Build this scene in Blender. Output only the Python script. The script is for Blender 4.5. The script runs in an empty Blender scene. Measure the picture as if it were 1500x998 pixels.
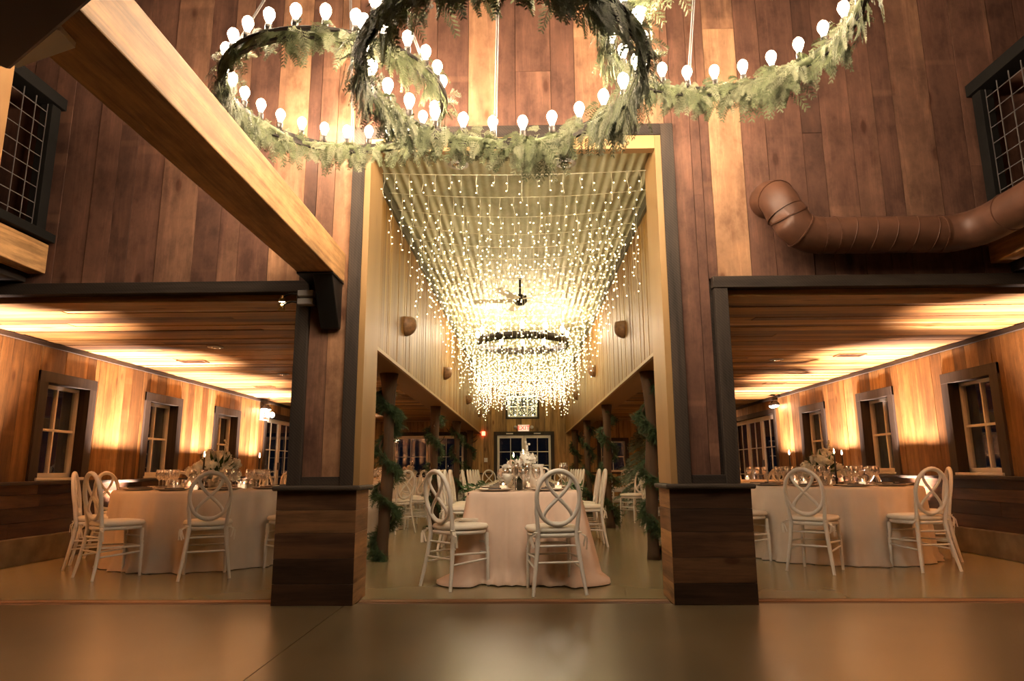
import bpy, math, random
from mathutils import Vector, Matrix, noise
from math import sin, cos, pi, radians, sqrt, atan2
SC = bpy.context.scene
COL = SC.collection
RND = random.Random(7)

# ------------------------------------------------------------------ camera
FPX, PITCH, YAW, ROLL, CAMH = 984.67, .1898, -.0183, -.0055, .93
def cam_ray(u, v):
    a = (u-750)/FPX; b = (v-499)/FPX
    c, s = cos(-ROLL), sin(-ROLL); a, b = c*a-s*b, s*a+c*b
    c, s = cos(PITCH), sin(PITCH)
    X, Y, Z = a, c+s*b, s-c*b
    c, s = cos(YAW), sin(YAW)
    return Vector((c*X+s*Y, -s*X+c*Y, Z))
def screen_u(p):
    X, Y = p[0], p[1]; Z = p[2]-CAMH
    c, s = cos(YAW), sin(YAW); a, b = c*X-s*Y, s*X+c*Y
    return a/max(.01, cos(PITCH)*b+sin(PITCH)*Z)
cam = bpy.data.cameras.new('camera'); camo = bpy.data.objects.new('camera', cam); COL.objects.link(camo)
F = cam_ray(750, 499).normalized(); R_ = (cam_ray(750+FPX, 499)-cam_ray(750, 499)).normalized(); U_ = R_.cross(F)
M = Matrix((R_, U_, -F)).transposed().to_4x4(); M.translation = Vector((0, 0, CAMH)); camo.matrix_world = M
cam.sensor_width = 36; cam.lens = FPX/1500*36; cam.clip_start = .05; cam.clip_end = 200
SC.camera = camo

# ------------------------------------------------------------------ materials
def newmat(name):
    m = bpy.data.materials.new(name); m.use_nodes = True
    nt = m.node_tree; b = nt.nodes['Principled BSDF']
    return m, nt, b
def N(nt, t, **kw):
    n = nt.nodes.new(t)
    for k, v in kw.items():
        if k in n.inputs.keys(): n.inputs[k].default_value = v
        else: setattr(n, k, v)
    return n
def ramp(nt, stops, fac):
    r = nt.nodes.new('ShaderNodeValToRGB'); e = r.color_ramp.elements
    while len(e) > 1: e.remove(e[-1])
    e[0].position = stops[0][0]; e[0].color = (*stops[0][1], 1)
    for p, c in stops[1:]:
        x = e.new(p); x.color = (*c, 1)
    nt.links.new(fac, r.inputs[0]); return r
def math_(nt, op, a, b=None, c=None):
    n = nt.nodes.new('ShaderNodeMath'); n.operation = op
    for i, x in enumerate((a, b, c)):
        if x is None: continue
        if isinstance(x, (int, float)): n.inputs[i].default_value = x
        else: nt.links.new(x, n.inputs[i])
    return n.outputs[0]
def mixc(nt, mode, fac, a, b):
    n = nt.nodes.new('ShaderNodeMix'); n.data_type = 'RGBA'; n.blend_type = mode
    for i, x in ((0, fac), (6, a), (7, b)):
        if isinstance(x, (int, float)): n.inputs[i].default_value = x
        elif isinstance(x, tuple): n.inputs[i].default_value = (*x, 1)
        else: nt.links.new(x, n.inputs[i])
    return n.outputs[2]
def wood(name, stops, axis='Z', rough=.65, knots=1.0, saw=0.0, grain=1.0, wear=0.0, bands=0.0):
    m, nt, b = newmat(name); L = nt.links.new
    tc = N(nt, 'ShaderNodeTexCoord'); at = N(nt, 'ShaderNodeAttribute', attribute_name='tone')
    sep = N(nt, 'ShaderNodeSeparateColor'); L(at.outputs['Color'], sep.inputs[0])
    tone, tone2 = sep.outputs[0], sep.outputs[1]
    off = N(nt, 'ShaderNodeCombineXYZ')
    for i in range(3): L(math_(nt, 'MULTIPLY', tone2, 43.7+i*17.3), off.inputs[i])
    add = N(nt, 'ShaderNodeVectorMath', operation='ADD'); L(tc.outputs['Object'], add.inputs[0]); L(off.outputs[0], add.inputs[1])
    def mp(sc_long, sc_cross):
        s = [sc_cross]*3; s['XYZ'.index(axis)] = sc_long
        p = N(nt, 'ShaderNodeMapping'); p.inputs['Scale'].default_value = s; L(add.outputs[0], p.inputs[0]); return p.outputs[0]
    n1 = N(nt, 'ShaderNodeTexNoise', Scale=1.0, Detail=7.0, Roughness=.62, Distortion=.6); L(mp(1.1, 16), n1.inputs['Vector'])
    n2 = N(nt, 'ShaderNodeTexNoise', Scale=1.0, Detail=3.0, Roughness=.5, Distortion=1.2); L(mp(.55, 3.2), n2.inputs['Vector'])
    n3 = N(nt, 'ShaderNodeTexNoise', Scale=1.0, Detail=4.0, Roughness=.7); L(mp(6, 90), n3.inputs['Vector'])
    base = ramp(nt, stops, math_(nt, 'ADD', tone, math_(nt, 'MULTIPLY', math_(nt, 'SUBTRACT', n2.outputs[0], .5), 1.0*grain)))
    g = math_(nt, 'ADD', math_(nt, 'MULTIPLY', n1.outputs[0], .95*grain), math_(nt, 'MULTIPLY', n3.outputs[0], .35*grain))
    gr = ramp(nt, [(.46, (.42,)*3), (.64, (.95,)*3), (.82, (1.35, 1.28, 1.2))], g)
    col = mixc(nt, 'MULTIPLY', min(1, .85*grain), base.outputs[0], gr.outputs[0])
    if knots:
        vo = N(nt, 'ShaderNodeTexVoronoi', Scale=1.0); L(mp(2.0, 5.0), vo.inputs['Vector'])
        k = ramp(nt, [(0, (0,)*3), (.09, (.1,)*3), (.14, (.7,)*3), (.22, (1,)*3)], vo.outputs['Distance'])
        col = mixc(nt, 'MIX', math_(nt, 'MULTIPLY', math_(nt, 'SUBTRACT', 1.0, k.outputs[0]), .8*knots), col, mixc(nt, 'MULTIPLY', 1.0, col, (.35, .22, .16)))
    if bands:
        n5 = N(nt, 'ShaderNodeTexNoise', Scale=1.0, Detail=1.0); L(mp(4.2, .02), n5.inputs['Vector'])
        bd = ramp(nt, [(.66, (0,)*3), (.70, (1,)*3), (.78, (1,)*3)], n5.outputs[0])
        n6 = N(nt, 'ShaderNodeTexNoise', Scale=1.0, Detail=6.0, Roughness=.7); L(mp(3.0, 4.5), n6.inputs['Vector'])
        mt = ramp(nt, [(.35, (.62, .6, .6)), (.52, (1,)*3), (.68, (1.28, 1.25, 1.2))], n6.outputs[0])
        col = mixc(nt, 'MULTIPLY', bands, col, mt.outputs[0])
        col = mixc(nt, 'MIX', math_(nt, 'MULTIPLY', bd.outputs[0], .45*bands), col, mixc(nt, 'ADD', 1.0, mixc(nt, 'MULTIPLY', 1.0, col, (1.3, 1.25, 1.2)), (.07, .04, .022)))
    if saw:
        w = N(nt, 'ShaderNodeTexWave', Scale=26.0, Distortion=1.5, bands_direction='DIAGONAL'); w.inputs['Detail'].default_value = 2
        L(add.outputs[0], w.inputs['Vector'])
        sw = ramp(nt, [(.62, (0,)*3), (.97, (1,)*3)], w.outputs['Fac'])
        col = mixc(nt, 'MIX', math_(nt, 'MULTIPLY', sw.outputs[0], saw), col, mixc(nt, 'ADD', 1.0, col, (.045, .034, .024)))
    if wear:
        w2 = N(nt, 'ShaderNodeTexNoise', Scale=1.0, Detail=5.0, Roughness=.6); L(mp(2.2, 3.5), w2.inputs['Vector'])
        wr = ramp(nt, [(.5, (0,)*3), (.75, (1,)*3)], w2.outputs[0])
        col = mixc(nt, 'MIX', math_(nt, 'MULTIPLY', wr.outputs[0], wear), col, mixc(nt, 'MULTIPLY', 1.0, col, (.45, .36, .3)))
    L(col, b.inputs['Base Color']); b.inputs['Roughness'].default_value = rough
    b.inputs['Specular IOR Level'].default_value = .3
    bp = N(nt, 'ShaderNodeBump', Strength=.25, Distance=.006); L(g, bp.inputs['Height']); L(bp.outputs[0], b.inputs['Normal'])
    return m
def plain(name, col, rough=.6, metal=0, spec=.5, var=.12, vs=6.0, bump=0, bs=60):
    m, nt, b = newmat(name); L = nt.links.new
    tc = N(nt, 'ShaderNodeTexCoord'); n = N(nt, 'ShaderNodeTexNoise', Scale=vs, Detail=4.0); L(tc.outputs['Object'], n.inputs['Vector'])
    r = ramp(nt, [(.3, tuple(c*(1-var) for c in col)), (.7, tuple(min(1, c*(1+var)) for c in col))], n.outputs[0])
    L(r.outputs[0], b.inputs['Base Color']); b.inputs['Roughness'].default_value = rough
    b.inputs['Metallic'].default_value = metal; b.inputs['Specular IOR Level'].default_value = spec
    if bump:
        n2 = N(nt, 'ShaderNodeTexNoise', Scale=float(bs), Detail=3.0); L(tc.outputs['Object'], n2.inputs['Vector'])
        bp = N(nt, 'ShaderNodeBump', Strength=bump, Distance=.004); L(n2.outputs[0], bp.inputs['Height']); L(bp.outputs[0], b.inputs['Normal'])
    return m
def emit(name, col, s):
    m, nt, b = newmat(name); b.inputs['Base Color'].default_value = (*col, 1)
    b.inputs['Emission Color'].default_value = (*col, 1); b.inputs['Emission Strength'].default_value = s
    return m
def glassy(name, tint=(1, 1, 1), refl=.12, rough=.03, alpha=.0):
    m = bpy.data.materials.new(name); m.use_nodes = True; nt = m.node_tree; nt.nodes.clear(); L = nt.links.new
    o = N(nt, 'ShaderNodeOutputMaterial'); t = N(nt, 'ShaderNodeBsdfTransparent'); t.inputs[0].default_value = (*tint, 1)
    g = N(nt, 'ShaderNodeBsdfGlossy'); g.inputs['Roughness'].default_value = rough; g.inputs['Color'].default_value = (1, 1, 1, 1)
    lw = N(nt, 'ShaderNodeLayerWeight', Blend=.25)
    f = math_(nt, 'MINIMUM', math_(nt, 'ADD', math_(nt, 'MULTIPLY', lw.outputs['Facing'], .55), refl), .9)
    mx = N(nt, 'ShaderNodeMixShader'); L(f, mx.inputs[0]); L(t.outputs[0], mx.inputs[1]); L(g.outputs[0], mx.inputs[2]); L(mx.outputs[0], o.inputs[0])
    return m
RED = [(0, (.060, .030, .021)), (.25, (.125, .058, .038)), (.5, (.195, .090, .058)), (.72, (.27, .135, .080)), (.88, (.46, .235, .125)), (1, (.56, .30, .16))]
HONEY = [(0, (.065, .032, .014)), (.3, (.17, .080, .026)), (.6, (.30, .152, .046)), (.85, (.42, .24, .09)), (1, (.50, .36, .22))]
PINE = [(0, (.22, .105, .022)), (.4, (.35, .175, .036)), (.8, (.46, .25, .058)), (1, (.56, .33, .095))]
PINE2 = [(0, (.30, .17, .065)), (.4, (.44, .26, .105)), (.8, (.52, .33, .14)), (1, (.6, .4, .19))]
DARKW = [(0, (.012, .009, .007)), (.5, (.030, .021, .016)), (1, (.055, .040, .030))]
BASEW = [(0, (.030, .015, .008)), (.4, (.072, .034, .017)), (.75, (.13, .062, .028)), (1, (.19, .095, .042))]
TIMB = [(0, (.42, .2, .075)), (.5, (.56, .30, .12)), (1, (.68, .4, .18))]
GREYW = [(0, (.10, .075, .05)), (.5, (.20, .15, .10)), (1, (.30, .24, .16))]
M_red = wood('reclaimed_red_planks', RED, 'Z', wear=.25, bands=1.0, grain=.72, rough=.7)
M_wallz = wood('honey_planks', HONEY, 'Z', rough=.6, saw=.15, bands=.6, grain=.8)
M_ceilx = wood('honey_ceiling_planks', HONEY, 'X', rough=.55)
M_pinez = wood('pine_boards', PINE, 'Z', rough=.5, knots=.25, grain=.7)
M_pinetrim = wood('pine_trim', PINE2, 'Z', rough=.5, knots=.3, grain=.5)
M_pinetrimx = wood('pine_trim_x', PINE2, 'X', rough=.5, knots=.3, grain=.5)
M_dark = wood('dark_sawn_timber', DARKW, 'Z', rough=.7, knots=0, saw=.35)
M_darkx = wood('dark_sawn_timber_x', DARKW, 'X', rough=.7, knots=0, saw=.2)
M_darky = wood('dark_sawn_timber_y', DARKW, 'Y', rough=.7, knots=0)
M_base = wood('barn_siding', BASEW, 'X', rough=.6, wear=.5)
M_basex = wood('worn_threshold', [(p, tuple(x*1.8 for x in c)) for p, c in GREYW[:0]+BASEW], 'X', rough=.6, knots=0)
M_basey = wood('barn_siding_side', [(p, tuple(x*k for x, k in zip(c, (2.7, 3.0, 2.6)))) for p, c in BASEW], 'Y', rough=.55, wear=.3)  # brightened siding colour: golden light on the pier sides is painted in
M_wains = wood('wainscot_planks', BASEW, 'Y', rough=.6, wear=.4)
M_timber = wood('timber_beam', TIMB, 'Y', rough=.6, knots=1, grain=.9, wear=.45, bands=.5)
M_timberz = wood('timber_post', TIMB, 'Z', rough=.6, knots=.6, grain=.6)
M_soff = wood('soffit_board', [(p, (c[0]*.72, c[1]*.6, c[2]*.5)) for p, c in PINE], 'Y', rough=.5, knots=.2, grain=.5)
M_endz = wood('end_wall_planks', [(0, (.12, .07, .03)), (.4, (.28, .16, .06)), (.8, (.42, .25, .09)), (1, (.3, .25, .16))], 'Z', rough=.6)
M_bark = wood('bark', [(0, (.022, .015, .009)), (.6, (.055, .034, .020)), (1, (.10, .062, .036))], 'Z', rough=.85, knots=0, grain=1.4)
M_black2 = plain('old_black_paint', (.007, .006, .005), .8, 0, .2)
M_iron = plain('blackened_iron', (.035, .028, .024), .5, .7, .5, .3, 20)
M_black = plain('black_steel', (.006, .006, .006), .4, .1)
M_blackp = plain('black_plastic', (.003, .0035, .004), .45, 0, .4)
M_white = plain('white_paint', (.72, .69, .64), .4, 0, .5, .04)
M_frame = plain('white_window_paint', (.78, .74, .68), .5, 0, .4, .06)
M_jamb = plain('pale_blue_jamb_paint', (.52, .62, .72), .5, 0, .4, .05)  # white jamb; the blue of outdoor night light is put into its colour
M_cush = plain('ivory_cushion', (.80, .75, .66), .9, 0, .2, .04, bump=.1, bs=200)
M_cloth = plain('sand_linen', (.64, .55, .46), .95, 0, .1, .05, bump=.15, bs=260)
M_blush = plain('blush_linen', (.70, .54, .44), .9, 0, .15, .05, bump=.15, bs=260)
M_conc = plain('concrete_curb', (.16, .12, .07), .8, 0, .3, .3, 5, bump=.3)
M_cream = plain('cream_ceramic', (.78, .74, .66), .3)
M_clay = plain('brown_glazed_clay', (.22, .12, .055), .55, 0, .5, .35, 25, bump=.3)
M_char = plain('charger_plate', (.42, .36, .28), .35, .2, .5, .15, 30)
M_napk = plain('dark_napkin', (.05, .045, .045), .9, 0, .2)
M_petal = plain('white_petals', (.86, .83, .76), .8, 0, .2, .08, 40)
M_leaf = plain('leaf_green', (.05, .10, .035), .6, 0, .3, .4, 30)
M_cedar = plain('cedar_fronds', (.095, .108, .052), .7, 0, .2, .45, 18)
M_cedar2 = plain('cedar_fronds_pale', (.165, .17, .10), .7, 0, .2, .3, 18)
M_pineg = plain('pine_needles', (.045, .075, .032), .7, 0, .25, .45, 12)
M_tree = plain('blue_green_needles', (.17, .235, .17), .7, 0, .25, .4, 12)
M_wax = plain('black_candle_wax', (.015, .012, .012), .5)
M_brass = plain('brass', (.45, .28, .10), .3, 1)
M_chrome = plain('chrome', (.6, .6, .6), .2, 1)
M_grey = plain('light_grey_housing', (.45, .43, .42), .5)
M_duct = plain('painted_duct', (.095, .040, .022), .5, 0, .4, .2, 9)
M_wire = plain('galvanised_wire', (.22, .20, .19), .5, .6)
M_cable = plain('clear_fairy_cable', (.75, .72, .55), .5, 0, .5)
M_paper = plain('paper', (.7, .64, .55), .8)
M_bottle = plain('dark_bottle_glass', (.012, .018, .008), .08, 0, .8)
M_flow2 = plain('blush_petals', (.72, .55, .42), .8, 0, .2, .12, 40)
M_glass = glassy('drinking_glass', (.96, .95, .94), .30, .12)
M_pane = glassy('window_pane', (.86, .87, .87), .05, .01)
M_bulb = emit('warm_bulb', (1, .78, .55), 62.0)
M_fairy = emit('fairy_bulb', (1, .80, .38), 12.0)
M_flame = emit('flame', (1, .66, .32), 22.0)
M_votive = emit('lit_votive_wax', (1, .66, .38), .8)
M_flood = emit('flood_lens', (1, .78, .5), 25.0)
M_lens = emit('uplight_lens', (1, .72, .42), 6.0)
M_exitr = emit('exit_red', (1, .06, .03), .45)
M_exitw = emit('exit_face', (1, .72, .55), .22)
M_led = emit('green_led', (.05, 1, .35), .6)
M_redlamp = emit('red_lamp', (1, .1, .05), 3.0)
# corrugated metal ceiling
def mk_corr():
    m, nt, b = newmat('galvanised_sheet'); L = nt.links.new
    tc = N(nt, 'ShaderNodeTexCoord'); n = N(nt, 'ShaderNodeTexNoise', Scale=1.5, Detail=8.0, Roughness=.7); L(tc.outputs['Object'], n.inputs['Vector'])
    r = ramp(nt, [(.3, (.26, .26, .16)), (.55, (.48, .47, .32)), (.75, (.60, .59, .44))], n.outputs[0])
    L(r.outputs[0], b.inputs['Base Color']); b.inputs['Roughness'].default_value = .55; b.inputs['Metallic'].default_value = .25
    return m
M_corr = mk_corr()
def mk_floor(name, c1, c2, c3, rough):
    m, nt, b = newmat(name); L = nt.links.new
    tc = N(nt, 'ShaderNodeTexCoord')
    n = N(nt, 'ShaderNodeTexNoise', Scale=1.1, Detail=2.5, Roughness=.5, Distortion=.0); L(tc.outputs['Object'], n.inputs['Vector'])
    n2 = N(nt, 'ShaderNodeTexNoise', Scale=14.0, Detail=5.0, Roughness=.7); L(tc.outputs['Object'], n2.inputs['Vector'])
    f = math_(nt, 'ADD', math_(nt, 'MULTIPLY', n.outputs[0], .95), math_(nt, 'MULTIPLY', n2.outputs[0], .05))
    r = ramp(nt, [(.25, c1), (.5, c2), (.75, c3)], f); L(r.outputs[0], b.inputs['Base Color'])
    rr = ramp(nt, [(.2, (rough*1.04,)*3), (.8, (rough*.97,)*3)], n.outputs[0]); L(rr.outputs[0], b.inputs['Roughness'])
    b.inputs['Specular IOR Level'].default_value = .55
    return m
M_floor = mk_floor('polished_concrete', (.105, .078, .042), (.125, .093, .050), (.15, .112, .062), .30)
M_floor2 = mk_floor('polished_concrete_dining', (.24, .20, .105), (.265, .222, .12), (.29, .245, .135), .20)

# ------------------------------------------------------------------ mesh builder
class MB:
    def __init__(s): s.v = []; s.f = []; s.t = []; s.sm = []
    def _add(s, vs, fs, tone=None, smooth=False):
        o = len(s.v); s.v += [tuple(x) for x in vs]; s.f += [tuple(i+o for i in f) for f in fs]
        if tone is None: tone = (.5, .5)
        s.t += [tone]*len(fs); s.sm += [smooth]*len(fs)
    def box(s, x0, x1, y0, y1, z0, z1, tone=None):
        if tone is None: tone = (RND.uniform(.3, .7), RND.random())
        v = [(x, y, z) for x in (x0, x1) for y in (y0, y1) for z in (z0, z1)]
        s._add(v, [(0, 1, 3, 2), (4, 6, 7, 5), (0, 4, 5, 1), (2, 3, 7, 6), (0, 2, 6, 4), (1, 5, 7, 3)], tone)
        return s
    def obox(s, c, ax, ay, az, tone=None):
        c = Vector(c); ax, ay, az = Vector(ax), Vector(ay), Vector(az)
        v = [c+ax*i+ay*j+az*k for i in (-1, 1) for j in (-1, 1) for k in (-1, 1)]
        s._add(v, [(0, 1, 3, 2), (4, 6, 7, 5), (0, 4, 5, 1), (2, 3, 7, 6), (0, 2, 6, 4), (1, 5, 7, 3)], tone or (.5, RND.random()))
        return s
    def tube(s, pts, r, seg=8, closed=False, flat=1.0, smooth=True, caps=True, up=None):
        pts = [Vector(p) for p in pts]; n = len(pts)
        rs = r if isinstance(r, (list, tuple)) else [r]*n
        vs = []; prev = None
        for i, p in enumerate(pts):
            if closed: d = pts[(i+1) % n]-pts[i-1]
            else: d = pts[min(i+1, n-1)]-pts[max(i-1, 0)]
            d = d.normalized() if d.length > 1e-9 else Vector((0, 0, 1))
            if up is not None: a = Vector(up)-d*Vector(up).dot(d)
            elif prev is None:
                a = Vector((0, 0, 1)) if abs(d.z) < .9 else Vector((1, 0, 0)); a = a-d*a.dot(d)
            else: a = prev-d*prev.dot(d)
            if a.length < 1e-6: a = d.orthogonal()
            a.normalize(); prev = a; b = d.cross(a)
            for k in range(seg):
                t = 2*pi*k/seg; vs.append(p+(a*cos(t)*flat+b*sin(t))*rs[i])
        fs = []; m = n if closed else n-1
        for i in range(m):
            for k in range(seg):
                j = (i+1) % n; fs.append((i*seg+k, i*seg+(k+1) % seg, j*seg+(k+1) % seg, j*seg+k))
        s._add(vs, fs, (.5, .5), smooth)
        if caps and not closed:
            s._add(vs[:seg], [tuple(range(seg))[::-1]], (.5, .5), False); s._add(vs[-seg:], [tuple(range(seg))], (.5, .5), False)
        return s
    def lathe(s, prof, c=(0, 0, 0), seg=16, smooth=True, sx=1, sy=1, tone=None):
        c = Vector(c); vs = []; fs = []
        for (r, z) in prof:
            for k in range(seg):
                t = 2*pi*k/seg; vs.append((c.x+r*cos(t)*sx, c.y+r*sin(t)*sy, c.z+z))
        for i in range(len(prof)-1):
            for k in range(seg):
                fs.append((i*seg+k, i*seg+(k+1) % seg, (i+1)*seg+(k+1) % seg, (i+1)*seg+k))
        if prof[0][0] > 1e-4: fs.append(tuple(range(seg))[::-1])
        if prof[-1][0] > 1e-4: fs.append(tuple((len(prof)-1)*seg+k for k in range(seg)))
        s._add(vs, fs, tone, smooth); return s
    def rings(s, rings, smooth=True, cap0=False, cap1=False, closed=True):
        n = len(rings[0]); vs = [p for r in rings for p in r]; fs = []
        for i in range(len(rings)-1):
            for k in range(n if closed else n-1): fs.append((i*n+k, i*n+(k+1) % n, (i+1)*n+(k+1) % n, (i+1)*n+k))
        if cap0: fs.append(tuple(range(n))[::-1])
        if cap1: fs.append(tuple((len(rings)-1)*n+k for k in range(n)))
        s._add(vs, fs, None, smooth); return s
    def quad(s, a, b, c, d): s._add([a, b, c, d], [(0, 1, 2, 3)]); return s
    def tri(s, a, b, c): s._add([a, b, c], [(0, 1, 2)]); return s
    def blob(s, c, r, sub=1, jit=.0, sc=(1, 1, 1)):
        t = (1+sqrt(5))/2
        v = [Vector(x).normalized() for x in [(-1, t, 0), (1, t, 0), (-1, -t, 0), (1, -t, 0), (0, -1, t), (0, 1, t), (0, -1, -t), (0, 1, -t), (t, 0, -1), (t, 0, 1), (-t, 0, -1), (-t, 0, 1)]]
        f = [(0, 11, 5), (0, 5, 1), (0, 1, 7), (0, 7, 10), (0, 10, 11), (1, 5, 9), (5, 11, 4), (11, 10, 2), (10, 7, 6), (7, 1, 8), (3, 9, 4), (3, 4, 2), (3, 2, 6), (3, 6, 8), (3, 8, 9), (4, 9, 5), (2, 4, 11), (6, 2, 10), (8, 6, 7), (9, 8, 1)]
        for _ in range(sub):
            cache = {}; nf = []
            def mid(a, b):
                k = (min(a, b), max(a, b))
                if k not in cache: v.append(((v[a]+v[b])/2).normalized()); cache[k] = len(v)-1
                return cache[k]
            for a, b, d in f:
                x, y, z = mid(a, b), mid(b, d), mid(d, a); nf += [(a, x, z), (b, y, x), (d, z, y), (x, y, z)]
            f = nf
        c = Vector(c)
        s._add([c+Vector((p.x*sc[0], p.y*sc[1], p.z*sc[2]))*r*(1+RND.uniform(-jit, jit)) for p in v], f, None, True); return s
    def build(s, name, mat, parent=None, bevel=0, loc=None, kind=None, label=None, solid=0):
        me = bpy.data.meshes.new(name); me.from_pydata(s.v, [], s.f); me.update()
        ca = me.color_attributes.new('tone', 'FLOAT_COLOR', 'CORNER')
        buf = []
        for p, t in zip(me.polygons, s.t):
            buf += [t[0], t[1], 0, 1]*len(p.vertices)
        ca.data.foreach_set('color', buf)
        me.polygons.foreach_set('use_smooth', s.sm)
        me.materials.append(mat)
        o = bpy.data.objects.new(name, me); COL.objects.link(o)
        if parent: o.parent = parent
        if loc: o.location = loc
        if bevel:
            b = o.modifiers.new('bevel', 'BEVEL'); b.width = bevel; b.segments = 2; b.limit_method = 'ANGLE'; b.angle_limit = radians(40)
        if solid:
            b = o.modifiers.new('solid', 'SOLIDIFY'); b.thickness = solid; b.offset = 0
        if kind: o['kind'] = kind
        if label: o['label'] = label
        return o
def empty(name, loc=(0, 0, 0), rz=0):
    o = bpy.data.objects.new(name, None); COL.objects.link(o); o.location = loc; o.rotation_euler = (0, 0, rz); o.empty_display_size = .1
    return o
def tag(o, label, cat, group=None):
    if label: o['label'] = label
    o['category'] = cat
    if group: o['group'] = group
    return o
KIDS = {}
def copy_tree(o, loc=None, rz=None, parent=None):
    c = o.copy(); COL.objects.link(c); c.parent = parent
    if loc is not None: c.location = loc
    if rz is not None: c.rotation_euler = (0, 0, rz)
    for ch in KIDS.setdefault(o.name, list(o.children)): copy_tree(ch, parent=c)
    return c
ORD = ['leftmost', 'second', 'third', 'fourth', 'fifth', 'sixth', 'seventh', 'eighth', 'ninth', 'tenth', 'eleventh', 'twelfth', 'thirteenth', 'fourteenth', 'fifteenth',
       'sixteenth', 'seventeenth', 'eighteenth', 'nineteenth', 'twentieth'] + ['twenty-'+x for x in ('first', 'second', 'third', 'fourth', 'fifth', 'sixth', 'seventh', 'eighth', 'ninth')] + ['thirtieth'] + ['thirty-'+x for x in ('first', 'second', 'third', 'fourth', 'fifth', 'sixth', 'seventh', 'eighth', 'ninth')]
FAM = {}
def fam(o, text, cat, group): tag(o, None, cat, group); FAM.setdefault(text, []).append(o); return o
def wpos(o):
    return tuple(o.matrix_basis.translation) if o.type == 'EMPTY' or o.location.length > 1e-6 else tuple(sum((Vector(c) for c in o.bound_box), Vector())/8)
def finish_fams():
    for text, os_ in FAM.items():
        os_.sort(key=lambda o: screen_u(wpos(o)))
        n = len(os_)
        for i, o in enumerate(os_):
            if n == 1: o['label'] = text
            elif i == 0: o['label'] = text+', leftmost'
            elif i == n-1: o['label'] = text+', rightmost'
            else: o['label'] = text+', '+ORD[i]+' from left'

# ------------------------------------------------------------------ setting
YW = 5.09; ZC = 2.33; XL, XR = -5.21, 4.96; YE = 20.0; XNL, XNR = -1.30, 1.22; ZN = 1.975; ZT = 3.5
def rt(a=.2, b=.8): return (RND.uniform(a, b), RND.random())
def struct(o, kind='structure'): o['kind'] = kind; return o

# floors
m = MB(); m.box(-6.5, -1.283, -5, 5.0, -.12, 0); m.box(-1.277, 6.2, -5, 5.0, -.12, 0); m.box(-6.5, 6.2, -5, 5.2, -.2, -.12)
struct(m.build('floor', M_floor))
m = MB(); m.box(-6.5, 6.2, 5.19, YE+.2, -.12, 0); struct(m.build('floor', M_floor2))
m = MB()
for a, b in ((-6.5, -1.8), (-1.215, 1.028), (1.61, 6.2)):
    m.box(a, b, 5.0, 5.095, -.12, -.006, (.35, RND.random())); m.box(a, b, 5.095, 5.19, -.12, -.003, (.8, RND.random()))
struct(m.build('trim_1', M_basex))

# front plank wall
def plank_wall(mb, bounds, z0, z1, holes=(), axis='x', y=YW, th=.022, tones=None, jit=.006, breaks=True, sgn=1):
    """boards standing side by side between bounds; holes are (u0,u1,z0,z1)"""
    for i in range(len(bounds)-1):
        a, b = bounds[i], bounds[i+1]
        if b-a < .004: continue
        mid = (a+b)/2; segs = [(z0, z1)]
        for h in holes:
            if h[0]-1e-3 <= mid <= h[1]+1e-3:
                ns = []
                for s0, s1 in segs:
                    if h[2] > s0: ns.append((s0, min(s1, h[2])))
                    if h[3] < s1: ns.append((max(s0, h[3]), s1))
                segs = [q for q in ns if q[1]-q[0] > .01]
        t0 = tones[i] if tones else RND.uniform(.15, .8)
        for s0, s1 in segs:
            cuts = [s0, s1]
            if breaks and s1-s0 > 1.2 and RND.random() < .4: cuts.insert(1, RND.uniform(s0+.5, s1-.5))
            for c0, c1 in zip(cuts, cuts[1:]):
                t = (t0 if c0 == s0 else max(.1, min(1, t0+RND.uniform(-.25, .25))), RND.random()); d = RND.uniform(0, jit); g = .002
                if axis == 'x': mb.box(a+g, b-g, y-(th+d)*sgn if sgn > 0 else y, y if sgn > 0 else y+th+d, c0+.001, c1-.001, t)
                else: mb.box(min(y, y-sgn*(th+d)), max(y, y-sgn*(th+d)), a+g, b-g, c0+.001, c1-.001, t)
def even(a, b, w, extra=(), var=.35):
    xs = [a]; 
    while xs[-1] < b-w*.6: xs.append(xs[-1]+w*RND.uniform(1-var, 1+var))
    xs[-1] = b if b-xs[-1] < w*.6 else xs[-1]
    if xs[-1] < b: xs.append(b)
    xs = [x for x in xs if x <= b and all(abs(x-e) > .03 for e in extra)]+list(extra)
    return sorted(set(round(x, 4) for x in xs))
fb = [-5.4, -5.1, -4.85, -4.6, -4.35, -4.1, -3.90, -3.737, -3.495, -3.308, -3.159, -2.923, -2.627, -2.425, -2.266, -2.022, -1.762, -1.662, -1.518, -1.37, -1.16, -.933, -.705, -.444, -.207, -.054, .239, .436, .689, .931, 1.155, 1.216, 1.362, 1.438, 1.511, 1.776, 1.971, 2.262, 2.42, 2.662, 2.861, 3.019, 3.317, 3.563, 3.876, 4.1, 4.4, 4.7, 5.0, 5.3]
tn = [.3, .3, .3, .3, .3, .3, .35, .32, .42, .3, .45, .68, .35, .62, .5, .85, .30, .62, .85, .5, .45, .5, .45, .93, .4, .52, .45, .9, .5, .84, .6, .42, .45, .5, .98, .48, .42, .35, .5, .48, .38, .7, .45, .4, .4, .4, .4, .4, .4, .4]
m = MB()
plank_wall(m, fb, .82, 6.6, [(-1.372, 1.216, 0, 3.68), (-9, -1.662, 0, 2.38), (1.465, 9, 0, 2.38)], tones=tn)
wf = struct(m.build('wall_front', M_red))
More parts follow.
